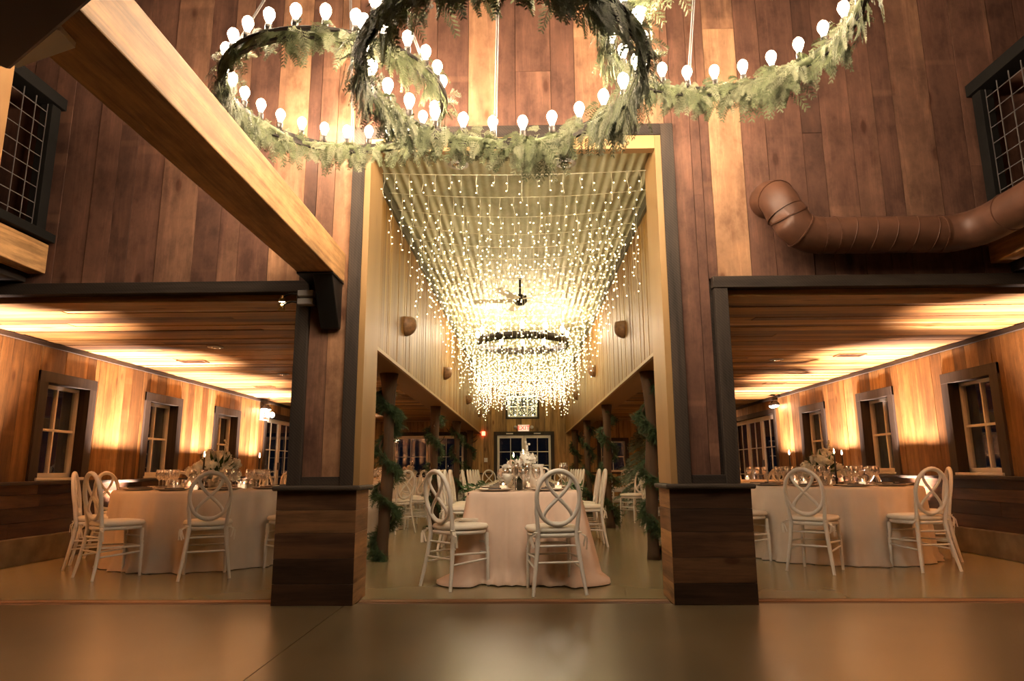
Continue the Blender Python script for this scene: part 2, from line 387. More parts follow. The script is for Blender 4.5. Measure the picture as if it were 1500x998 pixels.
# solid core behind the boards
m = MB(); m.box(-6.5, -1.76, YW, 5.36, 2.36, 6.6); m.box(1.57, 6.2, YW, 5.36, 2.36, 6.6); m.box(-1.76, 1.57, YW, 5.36, 3.56, 6.6)
m.box(-1.76, -1.28, YW, 5.36, .824, 3.47); m.box(1.12, 1.57, YW, 5.36, .824, 3.47)
struct(m.build('wall_core', M_darkx)); bpy.data.objects['wall_core'].name = 'wall_hall'
# dark trims
def trim(name, boxes, mat, bevel=.004):
    mm = MB()
    for b in boxes: mm.box(*b)
    return struct(mm.build(name, mat, bevel=bevel))
y0 = YW-.055
trim('trim_2', [(-1.372, -1.272, y0, YW, .82, 3.68), (1.115, 1.216, y0, YW, .82, 3.68)], M_dark)
trim('trim_3', [(-1.272, 1.115, y0, YW, 3.58, 3.68)], M_darkx)
trim('trim_4', [(-1.272, -1.222, y0+.006, 5.5, .82, 3.58), (1.065, 1.115, y0+.006, 5.5, .82, 3.58)], M_pinetrim)
trim('trim_5', [(-1.222, 1.065, y0+.006, 5.13, 3.465, 3.58)], M_pinetrimx)
trim('trim_6', [(-1.762, -1.662, y0-.01, 5.36, .82, 2.30), (1.465, 1.567, y0-.01, 5.36, .82, 2.30)], M_dark)
trim('trim_7', [(-6.4, -1.66, y0-.02, YW+.02, 2.295, 2.385), (1.455, 6.1, y0-.02, YW+.02, 2.295, 2.385)], M_darkx)
trim('trim_8', [(-1.662, -1.372, y0+.01, YW, .82, .885), (1.216, 1.465, y0+.01, YW, .82, .885)], M_darkx)
# wing headers (plank panel just behind the dark beam)
m = MB()
for a, b in ((-5.2, -1.76), (1.57, 4.95)):
    m.box(a, b, YW+.02, YW+.2, 2.245, 2.36, (.8, .3)); m.box(a, b, YW+.2, YW+.36, 2.26, 2.36, (.7, .6))  # raised board tones stand in for light bouncing up from the floor
struct(m.build('trim_9', M_ceilx, bevel=.003))

# pier bases
def pier(xa, xb, name_label):
    root = empty('pier_base', ((xa+xb)/2, 5.13, 0)); cx = (xa+xb)/2
    tag(root, name_label, 'pier base')
    zs = [0, .145, .315, .49, .65, .79]; q = MB(); sdl, sdr = MB(), MB()
    tf = [.22, .12, .38, .98, .6] if xa < 0 else [.15, .72, .5, .25, .45]
    for i in range(5):
        q.box(xa-cx, xb-cx, -.19, .0, zs[i]+.001, zs[i+1]-.001, (tf[i], RND.random()))
        for s_, x, sd in ((1, xb-cx, sdr), (-1, xa-cx, sdl)):
            sd.box(min(x, x-.02*s_)+(.001*s_), max(x, x-.02*s_)+.001*s_, -.188, .19, zs[i]+.001, zs[i+1]-.001, rt(.3, .9))
    q.box(xa-cx+.02, xb-cx-.02, 0, .19, 0, .79)
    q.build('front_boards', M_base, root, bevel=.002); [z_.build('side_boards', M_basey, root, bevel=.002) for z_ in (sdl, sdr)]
    MB().box(xa-cx-.03, xb-cx+.03, -.225, .225, .787, .822, (.9, .2)).build('cap', M_darkx, root, bevel=.012)
pier(-1.793, -1.217, 'square barn-board pier base left of the centre aisle')
pier(1.028, 1.608, 'square barn-board pier base right of the centre aisle')

# nave walls (upper) with soffit
for side, xn, nm in ((-1, XNL, 'wall_aisle_left'), (1, XNR, 'wall_aisle_right')):
    m = MB(); bs = even(5.4, YE, .085, var=.3)
    plank_wall(m, bs, ZN+.01, ZT, axis='y', y=xn+.0*side, th=.012, jit=.006, breaks=False, sgn=side)
    struct(m.build(nm, M_pinez))
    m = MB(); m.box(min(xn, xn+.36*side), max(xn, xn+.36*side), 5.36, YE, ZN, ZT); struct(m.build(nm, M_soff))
    m = MB(); m.box(min(xn-.02*side, xn+.01*side), max(xn-.02*side, xn+.01*side), 5.5, YE, ZN-.012, ZN+.02, (.8, .4)); struct(m.build('trim_10', M_pinetrim))
# nave ceiling: corrugated sheet running along y
m = MB(); xs = [XNL-.05+i*.0135 for i in range(int((XNR-XNL+.1)/.0135)+1)]
zf = lambda x: ZT+.02+.011*sin(2*pi*x/.081)
m.rings([[(x, y, zf(x)) for x in xs] for y in (5.10, 12, YE+.05)], closed=False)
struct(m.build('ceiling', M_corr))
trim('trim_11', [(XNL-.01, XNL+.045, 5.5, YE, ZT-.09, ZT+.02), (XNR-.045, XNR+.01, 5.5, YE, ZT-.09, ZT+.02)], plain('weathered_olive_trim', (.11, .10, .06)))  # plain dark olive strip along the top of both aisle walls
# wing ceilings
m = MB(); yb = even(5.45, YE, .14, var=.35)
for a, b in ((XL, -1.66), (1.58, XR)):
    for i in range(len(yb)-1):
        cut = RND.uniform(a+.6, b-.6); t1 = RND.uniform(.08, .34) if RND.random() < .4 else RND.uniform(.5, .92)
        for c0, c1 in (((a, cut), (cut, b)) if RND.random() < .3 else ((a, b),)):
            m.box(c0+.001, c1-.001, yb[i]+.0015, yb[i+1]-.0015, ZC+RND.uniform(0, .008), ZC+.03, (t1, RND.random())); t1 = RND.uniform(.15, .95)
    m.box(a, b, 5.36, YE, ZC+.03, ZC+.05)
struct(m.build('ceiling', M_ceilx))
# outer side walls, windows
WIN = [(7.07, 8.0), (9.12, 10.08), (11.22, 12.2)]; DOOR = (13.4, 16.3)
for side, xw, nm in ((-1, XL, 'wall_left'), (1, XR, 'wall_right')):
    m = MB(); ex = [e for w in WIN+[DOOR] for e in w]
    bs = even(3.2, YE, .2, ex); holes = [(a, b, .87, 1.91) for a, b in WIN]+[(DOOR[0], DOOR[1], 0, 2.1)]
    plank_wall(m, bs, .83, ZC, holes, axis='y', y=xw+.022*side, th=.022, jit=.006, breaks=False, sgn=side)
    struct(m.build(nm, M_wallz))
    m = MB()
    zz = [.27, .42, .57, .70, .8]
    for i in range(4):
        yy = 3.2
        while yy < YE:
            l = RND.uniform(1.4, 3); e = min(YE, yy+l)
            for p, q_ in ((yy, min(e, DOOR[0]-.1)), (max(yy, DOOR[1]+.1), e)):
                if q_-p > .02: m.box(min(xw, xw-.03*side), max(xw, xw-.03*side), p, q_-.003, zz[i]+.002, zz[i+1]-.002, rt(.1, .7))
            yy = e
    struct(m.build(nm, M_wains))
    for p, q_ in ((3.2, DOOR[0]-.1), (DOOR[1]+.1, YE)):
        trim('baseboard_left' if side < 0 else 'baseboard_right', [(min(xw, xw-.07*side), max(xw, xw-.07*side), p, q_, 0, .27)], M_conc, .01)
        trim('trim_12', [(min(xw, xw-.12*side), max(xw, xw-.12*side), p, q_, .80, .835)], M_darky, .006)
    trim('trim_13', [(min(xw, xw-.03*side), max(xw, xw-.03*side), 5.3, YE, 2.275, 2.33)], M_darky)
    # outer shell behind the boards
    m = MB(); a_, b_ = sorted((xw+.024*side, xw+.20*side)); cur = 3.2
    for a, b in WIN+[DOOR]:
        z0h, z1h = (.87, 1.91) if (a, b) != DOOR else (0, 2.1)
        m.box(a_, b_, cur, a, 0, 2.5); m.box(a_, b_, a, b, z1h, 2.5)
        if z0h: m.box(a_, b_, a, b, 0, z0h)
        cur = b
    m.box(a_, b_, cur, YE, 0, 2.5); struct(m.build(nm, M_darky))
def side_window(i, side, xw, a, b):
    w = empty('window_%d' % i, (xw, (a+b)/2, .87)); w['kind'] = 'structure'; h = (b-a)/2; s = side; H = 1.04
    def bx(mm, x0, x1, y0, y1, z0, z1): mm.box(min(x0*s, x1*s), max(x0*s, x1*s), y0, y1, z0, z1)
    f = MB()   # rough dark casing proud of the wall, and the deep reveal
    bx(f, -.03, .03, -h-.02, -h+.11, -.03, H+.10); bx(f, -.03, .03, h-.11, h+.02, -.03, H+.10); bx(f, -.031, .03, -h-.02, h+.02, H-.02, H+.10)
    bx(f, .03, .20, -h+.0, -h+.105, 0, H); bx(f, .03, .20, h-.105, h, 0, H); bx(f, .03, .2, -h, h, H-.02, H)
    f.build('window_casing', M_dark, w, bevel=.003)
    hh = h-.105; g = MB()
    for y_ in (-hh, hh-.035): bx(g, .10, .16, y_, y_+.035, 0, H-.02)
    bx(g, .10, .16, -hh, hh, H-.06, H-.02); bx(g, .10, .16, -hh, hh, 0, .05)
    bx(g, .105, .15, -.013, .013, 0, H-.03); bx(g, .105, .15, -hh, hh, H*.5-.014, H*.5+.014)
    g.build('sash', M_frame, w, bevel=.003)
    j_ = MB(); bx(j_, .16, .30, -hh-.02, -hh, 0, H-.02); bx(j_, .16, .30, hh, hh+.02, 0, H-.02); bx(j_, .16, .30, -hh, hh, -.03, 0)
    j_.build('outer_jamb', M_jamb, w)
    p = MB(); bx(p, .128, .132, -hh, hh, .02, H-.04); p.build('pane', M_pane, w)
    q_ = MB(); bx(q_, -.05, .17, -hh-.03, hh+.03, -.03, .0); q_.build('window_sill', M_frame, w, bevel=.004)
def glazed_door(i, c, ax, wid, leaves, cols, rows, z1, dep, z0=.0):
    """ax: unit vector along the wall; dep: unit vector pointing outdoors"""
    d = empty('door_%d' % i, c); d['kind'] = 'structure'; ax = Vector(ax); dp = Vector(dep); up = Vector((0, 0, 1))
    def b(mm, u0, u1, z0_, z1_, d0, d1): mm.obox(ax*((u0+u1)/2)+up*((z0_+z1_)/2)+dp*((d0+d1)/2), ax*((u1-u0)/2), dp*((d1-d0)/2), up*((z1_-z0_)/2))
    f = MB(); h = wid/2
    b(f, -h-.1, -h, z0, z1+.1, -.03, .16); b(f, h, h+.1, z0, z1+.1, -.03, .16); b(f, -h, h, z1, z1+.1, -.03, .16)
    f.build('door_casing', M_dark, d, bevel=.003)
    lw = wid/leaves
    for k in range(leaves):
        u0 = -h+k*lw+.004; u1 = u0+lw-.008; g = MB(); s = .065
        b(g, u0, u0+s, z0+.01, z1-.005, .04, .085); b(g, u1-s, u1, z0+.01, z1-.005, .04, .085)
        b(g, u0, u1, z1-.09, z1-.005, .041, .084); b(g, u0, u1, z0+.01, z0+.25, .041, .084)
        for c_ in range(1, cols):
            x = u0+s+(u1-u0-2*s)*c_/cols; b(g, x-.009, x+.009, z0+.2, z1-.08, .05, .075)
        for r_ in range(1, rows):
            z = z0+.25+(z1-.09-z0-.25)*r_/rows; b(g, u0+s, u1-s, z-.009, z+.009, .05, .075)
        lf = g.build('door_leaf', M_frame, d, bevel=.002)
        p = MB(); b(p, u0+s, u1-s, z0+.25, z1-.09, .06, .064); p.build('pane', M_pane, lf)
        hd = MB(); x = u1-s/2 if k % 2 == 0 else u0+s/2; b(hd, x-.012, x+.012, z0+.95, z0+1.1, .01, .04); hd.build('door_handle', M_chrome, lf, bevel=.004)
k = 1
for side, xw in ((-1, XL), (1, XR)):
    for a, b in WIN: side_window(k, side, xw, a, b); k += 1
glazed_door(1, (XL, sum(DOOR)/2, 0), (0, 1, 0), 2.7, 3, 2, 3, 2.0, (-1, 0, 0))
glazed_door(2, (XR, sum(DOOR)/2, 0), (0, 1, 0), 2.7, 3, 2, 3, 2.0, (1, 0, 0))
# end wall
m = MB(); holes = [(-.86, .80, 0, 2.0), (-.54, .40, 2.45, 3.1), (-3.95, -1.75, 0, 2.0), (2.2, 2.95, .85, 1.75)]
bs = even(XL, XR, .17, [h[i] for h in holes for i in (0, 1)])
plank_wall(m, bs, 0, 3.7, holes, y=YE, jit=.006); struct(m.build('wall_end', M_endz))
m = MB(); xs_ = [XL-.2]+sorted(h[i] for h in holes for i in (0, 1))+[XR+.2]; xs_ = sorted(set(xs_))
for a, b in zip(xs_, xs_[1:]):
    segs = [(0, 3.8)]
    for h in holes:
        if h[0] <= (a+b)/2 <= h[1]: segs = [q for s0, s1 in segs for q in ((s0, h[2]), (h[3], s1)) if q[1]-q[0] > .01 and q[0] >= s0-.001]
    for s0, s1 in segs: m.box(a, b, YE+.001, YE+.2, s0, s1)
struct(m.build('wall_end', M_darkx))
trim('trim_14', [(XL, -.96, YE-.06, YE-.03, .80, .84), (.9, XR, YE-.06, YE-.03, .80, .84)], M_darkx)
glazed_door(3, (-.03, YE-.02, 0), (1, 0, 0), 1.58, 2, 2, 4, 1.93, (0, 1, 0))
glazed_door(4, (-2.85, YE-.02, 0), (1, 0, 0), 2.1, 2, 2, 3, 1.93, (0, 1, 0))
w = empty('window_7', (-.07, YE, 2.45)); w['kind'] = 'structure'
f = MB(); f.box(-.5, .5, -.05, .1, -.05, .0); f.box(-.5, .5, -.05, .1, .64, .7); f.box(-.5, -.44, -.05, .1, 0, .64); f.box(.44, .5, -.05, .1, 0, .64); f.build('window_casing', M_darkx, w)
g = MB(); g.box(-.44, .44, .04, .07, 0, .04); g.box(-.44, .44, .04, .07, .6, .64)
for x in (-.44, -.16, .13, .40): g.box(x, x+.035, .04, .07, 0, .64)
g.box(-.44, .44, .045, .065, .31, .33); g.build('sash', M_frame, w); MB().box(-.44, .44, .053, .057, 0, .64).build('pane', M_pane, w)
w = empty('window_8', (2.575, YE, .85)); w['kind'] = 'structure'
f = MB(); f.box(-.46, -.36, -.06, .1, -.04, .98); f.box(.36, .46, -.06, .1, -.04, .98); f.box(-.36, .36, -.06, .1, .88, .98); f.build('window_casing', M_dark, w)
g = MB(); g.box(-.36, -.32, .03, .07, 0, .88); g.box(.32, .36, .03, .07, 0, .88); g.box(-.36, .36, .03, .07, .84, .88); g.box(-.36, .36, .03, .07, 0, .05); g.box(-.012, .012, .035, .065, 0, .86); g.box(-.34, .34, .035, .065, .42, .445)
g.build('sash', M_frame, w); MB().box(-.34, .34, .048, .052, 0, .86).build('pane', M_pane, w)

# mezzanine guards on both sides of the hall
def mezz(side, xf, lbl):
    s = side; r = empty('balcony_railing', (xf, 2.0, 2.47)); tag(r, lbl, 'railing')
    def bx(mm, x0, x1, y0, y1, z0, z1, t=None): mm.box(min(x0*s, x1*s), max(x0*s, x1*s), y0, y1, z0, z1, t)
    q = MB(); bx(q, 0, .14, -5, 3.05, 0, .24, (.55, .3)); q.build('edge_timber', M_timber, r, bevel=.008)
    q = MB(); bx(q, -.045, .16, -5, 3.05, .25, .32); q.build('bottom_rail', M_black2, r, bevel=.004)
    q = MB(); bx(q, -.0, .16, -5, 3.05, 1.40, 1.50); q.build('top_rail', M_black2, r, bevel=.004)
    for y in (2.98, .9, -1.2, -3.2):
        q = MB(); bx(q, .03, .13, y-.05, y+.05, .32, 1.4); q.build('post', M_black2, r, bevel=.004)
    ms = MB(); y = 2.93
    while y > -4:
        bx(ms, .068, .074, y-.003, y+.003, .32, 1.4); y -= .13
    z = .42
    while z < 1.4: bx(ms, .074, .079, -4, 2.95, z-.003, z+.003); z += .13
    ms.build('wire_mesh', M_wire, r)
mezz(-1, -3.78, 'balcony guard of wire mesh above a timber, upper left')
mezz(1, 3.60, 'balcony guard of wire mesh above a timber, upper right behind the duct')
trim('balcony_floor', [(-6.4, -3.93, -5, 5.05, 2.40, 2.6)], M_darky); bpy.data.objects['balcony_floor'].name = 'ceiling_left'
trim('balcony_floor', [(3.75, 6.1, -5, 5.05, 2.40, 2.6)], M_darky); bpy.data.objects['balcony_floor'].name = 'ceiling_right'
# studs behind the mesh, one per bay
for x, y, t in ((-4.35, 4.55, .2), (-4.5, 3.6, .5), (4.35, 4.3, .2), (4.6, 3.4, .3)):
    fam(MB().box(x-.07, x+.07, y-.07, y+.07, 2.6, 5.2, (t, RND.random())).build('stud', M_timberz), 'rough timber stud seen through the balcony mesh', 'timber post', 'studs behind the balcony mesh')
# light post on the left
o = MB().box(-3.76, -3.60, 4.10, 4.26, 2.80, 6.3, (.6, .3)).build('timber_post', M_timberz, bevel=.01)
tag(o, 'pale timber post rising from the left balcony edge', 'post')
# shell of the hall: side walls, back wall, roof
m = MB(); plank_wall(m, even(-5, 5.1, .22), 0, 6.6, axis='y', y=-6.4, th=.02, sgn=-1, breaks=False); struct(m.build('wall_left', M_red))
m = MB(); plank_wall(m, even(-5, 5.1, .22), 0, 6.6, axis='y', y=6.1, th=.02, sgn=1, breaks=False); struct(m.build('wall_right', M_red))
m = MB(); m.box(-6.6, -6.4, -5, 5.3, 0, 6.6); m.box(6.1, 6.3, -5, 5.3, 0, 6.6); m.box(-6.5, 6.2, -5.2, -5, 0, 6.6)
m.box(-6.6, -5.2, 3.2, 3.3, 0, 2.45); m.box(4.95, 6.3, 3.2, 3.3, 0, 2.45); struct(m.build('wall_back', M_base))
m = MB()
for y in even(-5, 5.1, .3): m.box(-6.6, 6.3, y, y+.28, 6.6, 6.64, rt())
struct(m.build('ceiling', M_base))

# big diagonal timber beam + bracket + clamp lamps
o = MB().box(-1.674, -1.402, -3.0, YW-.03, 2.372, 2.615, (.62, .37)).build('timber_beam', M_timber, bevel=.008)
tag(o, 'thick pale timber beam running overhead toward the left pier', 'beam')
r = empty('steel_bracket', (-1.487, YW-.035, 2.0)); tag(r, 'black steel wedge bracket carrying the big timber beam', 'bracket')
q = MB(); hw = .072
P_ = [(-hw, 0, 0), (hw, 0, 0), (hw, 0, .37), (-hw, 0, .37), (-hw, -.05, 0), (hw, -.05, 0), (hw, -.30, .37), (-hw, -.30, .37)]
q._add(P_, [(0, 1, 2, 3), (5, 4, 7, 6), (4, 5, 1, 0), (3, 2, 6, 7), (4, 0, 3, 7), (1, 5, 6, 2)]); q.build('gusset', M_black, r, bevel=.006)
q = MB(); q.box(-.185, .085, -.32, 0, .358, .37); q.build('seat_plate', M_black, r, bevel=.003)
for i, (z, x1) in enumerate(((2.265, -1.83), (2.20, -1.84))):
    r = empty('clamp_lamp', (-1.66, YW-.10, z)); 
    tag(r, ('upper' if i == 0 else 'lower')+' small grey clamp lamp on the left pier post, '+('lit' if i == 0 else 'unlit'), 'lamp', 'clamp lamps on the pier')
    MB().box(-.07, .05, -.04, .04, -.02, .025).build('driver_box', M_grey, r, bevel=.004)
    MB().tube([(-.07, 0, 0), (-.12, -.01, .006), (-.17, 0, -.005), (-.19, 0, -.02)], .007, 6).build('gooseneck', M_black, r)
    MB().lathe([(.012, .02), (.03, -.03), (.028, -.03), (.008, .01)], (-.20, 0, -.03), 12).build('lamp_head', M_brass, r)
    MB().lathe([(.0, .0), (.022, 0), (.022, .004), (0, .004)], (-.20, 0, -.055), 12).build('lens', M_flood if i == 0 else M_grey, r)

# loudspeaker high on the left, close to the camera
P1 = Vector((-1.52, 1.782, 2.10)); P2 = Vector((-1.074, 1.483, 2.10)); ex = (P2-P1).normalized(); en = Vector((-ex.y, ex.x, 0)); ez = Vector((0, 0, 1))
O = P1+ex*.36-en*.15+ez*.12
r = empty('loudspeaker', O); tag(r, 'black loudspeaker cabinet hung under the big timber beam, upper left corner', 'loudspeaker')
MB().obox((0, 0, 0), ex*.36, en*.15, ez*.12).build('cabinet', M_blackp, r, bevel=.012)
MB().obox(-en*.155, ex*.33, en*.006, ez*.10).build('grille', M_black, r, bevel=.003)
MB().obox((-.20, .05, .135), ex*.02, en*.02, ez*.016).build('yoke', M_black, r)
A_, B_, C_, D_ = Vector((-1.805, 2.143, 2.35)), Vector((-1.52, 2.032, 2.35)), Vector((-1.51, 1.941, 2.35)), Vector((-1.74, 1.80, 2.35))
o = MB(); nrm = Vector((0, 0, .02))
o._add([A_, B_, C_, D_, A_+nrm, B_+nrm, C_+nrm, D_+nrm], [(3, 2, 1, 0), (4, 5, 6, 7), (0, 1, 5, 4), (1, 2, 6, 5), (2, 3, 7, 6), (3, 0, 4, 7)])
tag(o.build('mounting_plate', M_white), 'pale flat plate under the beam behind the hung black loudspeaker', 'plate')

# duct
def bend(p0, p1, p2, n=4): return [Vector(p0)*(1-t)**2+Vector(p1)*2*t*(1-t)+Vector(p2)*t*t for t in [i/n for i in range(n+1)]]
r = empty('air_duct', (2.6, 4.9, 2.65)); tag(r, 'brown round spiral duct elbowing along the right of the plank wall', 'duct'); O = Vector((2.6, 4.9, 2.65))
RD = .138
segs = [(1.93, YW-.03, 2.97)]
pts = bend((1.93, YW-.03, 3.0), (1.93, 4.85, 3.02), (1.97, 4.83, 2.82), 4)+[Vector((2.0, 4.83, 2.80))]+bend((2.0, 4.83, 2.79), (2.05, 4.85, 2.65), (2.24, 4.87, 2.65), 4)
q = MB(); q.tube([p-O for p in pts], RD, 24); q.build('elbow', M_duct, r)
q = MB(); q.tube([Vector((2.22, 4.87, 2.65))-O, Vector((3.2, 4.87, 2.65))-O], RD, 24)
q.build('straight_run', M_duct, r)
q = MB(); q.tube([p-O for p in bend((3.16, 4.87, 2.65), (3.37, 4.85, 2.66), (3.40, 4.62, 2.68), 6)]+[Vector((3.44, 3.0, 2.72))-O, Vector((3.44, -2.0, 2.8))-O], RD, 24); q.build('return_run', M_duct, r)
for p, d in ((pts[2], pts[3]-pts[1]), (pts[4], pts[5]-pts[3]), (pts[6], pts[7]-pts[5]), (pts[8], pts[9]-pts[7]), (pts[10], Vector((1, 0, 0))), (Vector((2.34, 4.87, 2.65)), Vector((1, 0, 0))), (Vector((3.12, 4.87, 2.65)), Vector((1, 0, 0))), (Vector((3.40, 4.5, 2.682)), Vector((0, -1, 0)))):
    d = d.normalized(); q = MB(); q.tube([p-O-d*.006, p-O+d*.006], RD+.005, 24, smooth=False); q.build('seam_band', M_duct, r)
q = MB()
for i in range(5):
    x = 2.45+i*.15; q.tube([(x+.03*sin(t)-O.x, 4.87-O.y+(RD+.002)*cos(t), (RD+.002)*sin(t)) for t in [2*pi*j/24 for j in range(24)]], .003, 4, closed=True)
q.build('spiral_seam', M_duct, r)

# ------------------------------------------------------------------ recessed lights, vents
def ceil_disc(x, y, z, lbl):
    r = empty('recessed_light', (x, y, z)); tag(r, lbl, 'ceiling light')
    MB().lathe([(.085, -.008), (.09, 0), (.06, 0), (.055, -.010)], (0, 0, 0), 20).build('trim_ring', M_grey, r)
    MB().lathe([(.0, .0), (.05, .0), (.055, -.012), (.0, -.013)], (0, 0, 0), 16).build('lens', M_chrome, r)
ceil_disc(-.55, 5.36, ZT-.002, 'round grey recessed light in the metal ceiling, left of the two above the aisle')
ceil_disc(.37, 5.36, ZT-.002, 'round grey recessed light in the metal ceiling, right of the two above the aisle')
ceil_disc(-3.53, 7.5, ZC-.003, 'recessed light in the left plank ceiling, the nearer one')
ceil_disc(-3.54, 9.73, ZC-.003, 'recessed light in the left plank ceiling, the farther one')
ceil_disc(3.30, 8.75, ZC-.003, 'recessed light in the right plank ceiling, the nearer one')
ceil_disc(3.05, 11.2, ZC-.003, 'recessed light in the right plank ceiling, the farther one')
def vent(x, y, z, lbl):
    r = empty('ceiling_vent', (x, y, z)); tag(r, lbl, 'vent')
    q = MB(); q.box(-.17, .17, -.10, -.085, -.01, 0); q.box(-.17, .17, .085, .10, -.01, 0); q.box(-.17, -.155, -.085, .085, -.01, 0); q.box(.155, .17, -.085, .085, -.01, 0); q.build('frame', M_clay, r)
    q = MB()
    for i in range(7): q.box(-.155, .155, -.08+i*.024, -.072+i*.024, -.008, 0)
    q.build('grille', M_base, r)
vent(-4.28, 8.5, ZC-.002, 'brown ceiling vent in the left wing, nearer one'); vent(-4.4, 11.2, ZC-.002, 'brown ceiling vent in the left wing, farther one')
vent(4.11, 8.45, ZC-.002, 'brown ceiling vent in the right wing, nearer one'); vent(4.2, 11.3, ZC-.002, 'brown ceiling vent in the right wing, farther one')

# ------------------------------------------------------------------ uplights on the floor, floodlights, exit signs
def spot(name, loc, target, power, size, blend, col, rad=.03, parent=None):
    l = bpy.data.lights.new(name, 'SPOT'); l.energy = power; l.spot_size = radians(size); l.spot_blend = blend; l.color = col; l.shadow_soft_size = rad
    o = bpy.data.objects.new(name, l); COL.objects.link(o); d = Vector(target)-Vector(loc)
    o.rotation_euler = d.to_track_quat('-Z', 'Y').to_euler()
    o.location = Vector(loc)-(Vector(parent.location) if parent else Vector()); o.parent = parent
    return o
UP = {-1: [5.95, 8.55, 10.65, 12.75, 17.2], 1: [5.95, 8.6, 10.62, 12.75, 17.2]}
for side, xw in ((-1, XL), (1, XR)):
    for y in UP[side]:
        x = xw-.30*side
        r = empty('uplight', (x, y, 0)); fam(r, 'black floor uplight washing the %s plank wall' % ('left' if side < 0 else 'right'), 'floor lamp', 'uplights along the walls')
        MB().box(-.075, .075, -.075, .075, 0, .13).build('housing', M_blackp, r, bevel=.008)
        MB().lathe([(0, .131), (.055, .131), (.055, .138), (0, .138)], (0, 0, 0), 16).build('lens', M_lens, r)
        MB().box(-.05, -.02, -.078, -.073, .03, .055).build('led', M_led, r)
        spot('spot_light', (x, y, .15), (x+.07*side, y, 2.33), 1200, 68, 1.0, (1, .72, .58), .035, r)
for side, xw in ((-1, XL), (1, XR)):
    y = 13.15; r = empty('flood_lamp', (xw-.12*side, y, 2.16)); tag(r, 'twin-head floodlight at the top of the %s wall beside the glazed doors' % ('left' if side < 0 else 'right'), 'floodlight')
    MB().box(-.05, .05, -.08, .08, .07, .12).build('mount', M_iron, r, bevel=.004)
    for dy in (-.09, .09):
        h = MB().lathe([(.02, .05), (.07, 0), (.075, -.04), (.065, -.04)], (0, dy, 0), 16); h.build('lamp_head', M_iron, r)
        MB().blob((0, dy, -.02), .062, 1).build('bulb', M_flood, r)
def text(s, size, mat, parent, loc, rot):
    c = bpy.data.curves.new('lettering', 'FONT'); c.body = s; c.size = size; c.extrude = .002; c.align_x = 'CENTER'; c.align_y = 'CENTER'; c.offset = .002
    o = bpy.data.objects.new('lettering', c); COL.objects.link(o)
    dg = bpy.context.evaluated_depsgraph_get(); me = bpy.data.meshes.new_from_object(o.evaluated_get(dg)); bpy.data.objects.remove(o)
    me.materials.clear(); me.materials.append(mat); t = bpy.data.objects.new('lettering', me); COL.objects.link(t); t.parent = parent; t.location = loc; t.rotation_euler = rot
    return t
r = empty('exit_sign', (-.035, YE-.06, 2.13)); tag(r, 'red lettered EXIT sign above the far double doors', 'exit sign')
MB().box(-.17, .17, -.03, .03, -.10, .10).build('housing', M_frame, r, bevel=.005)
MB().box(-.15, .15, -.034, -.03, -.085, .085).build('face', M_exitw, r)
text('EXIT', .17, M_exitr, r, (0, -.037, 0), (pi/2, 0, 0))
for s_ in (-1, 1): MB().blob((s_*.24, -.03, .02), .055, 1).build('emergency_head', M_grey, r)
r = empty('exit_sign', (XL+.05, 13.28, 2.02)); tag(r, 'red lit EXIT sign on the left wall below the floodlight', 'exit sign')
MB().box(-.03, .03, -.17, .17, -.10, .10).build('housing', M_frame, r, bevel=.005)
MB().box(.03, .034, -.15, .15, -.085, .085).build('face', M_exitr, r)
text('EXIT', .17, M_exitw, r, (.037, 0, 0), (pi/2, 0, pi/2))
MB().blob((.06, .22, .02), .055, 1).build('emergency_head', M_flood, r)
for x, z in ((-1.22, 1.98),):
    r = empty('alarm_strobe', (x, YE-.05, z)); tag(r, 'small red fire alarm strobe left of the far doors', 'alarm')
    MB().box(-.05, .05, -.03, .03, -.06, .06).build('housing', M_redlamp, r, bevel=.01)
o = MB().box(-1.2, -1.1, YE-.045, YE-.03, 1.15, 1.27).build('switch_plate', M_frame, bevel=.003); tag(o, 'pale switch plate on the end wall left of the doors', 'switch')
for x in (-.45, .36):
    fam(MB().box(x-.1, x+.1, YE-.06, YE-.035, 1.955, 1.985).build('door_closer', M_frame), 'small pale closer above the far doors', 'door closer', 'closers above the far doors')

# dome wall lamps on the nave walls
for side, xn, ys in ((-1, XNL, (7.1, 10.7, 14.9, 18.6)), (1, XNR, (7.95, 11.4, 15.3, 18.8))):
    for y in ys:
        z = 2.46 if side < 0 else 2.58
        r = empty('wall_sconce', (xn-.012*side, y, z)); fam(r, 'brown clay half-dome sconce on the %s aisle wall' % ('left' if side < 0 else 'right'), 'wall lamp', 'dome sconces on the aisle walls')
        q = MB(); R0 = .125; rs = []
        for i in range(9):
            ph = -pi/2+(pi*.5+.55)*i/8; zz, rr = R0*sin(ph), R0*cos(ph)
            rs.append([Vector((-side*max(0, rr*sin(t)), rr*cos(t), zz+.02)) for t in [pi*j/12 for j in range(13)]])
        q.rings(rs, closed=False); q.build('shade', M_clay, r, solid=.008)
        MB().box(-.01, .01, -.05, .05, -.05, .05).build('backplate', M_iron, r)

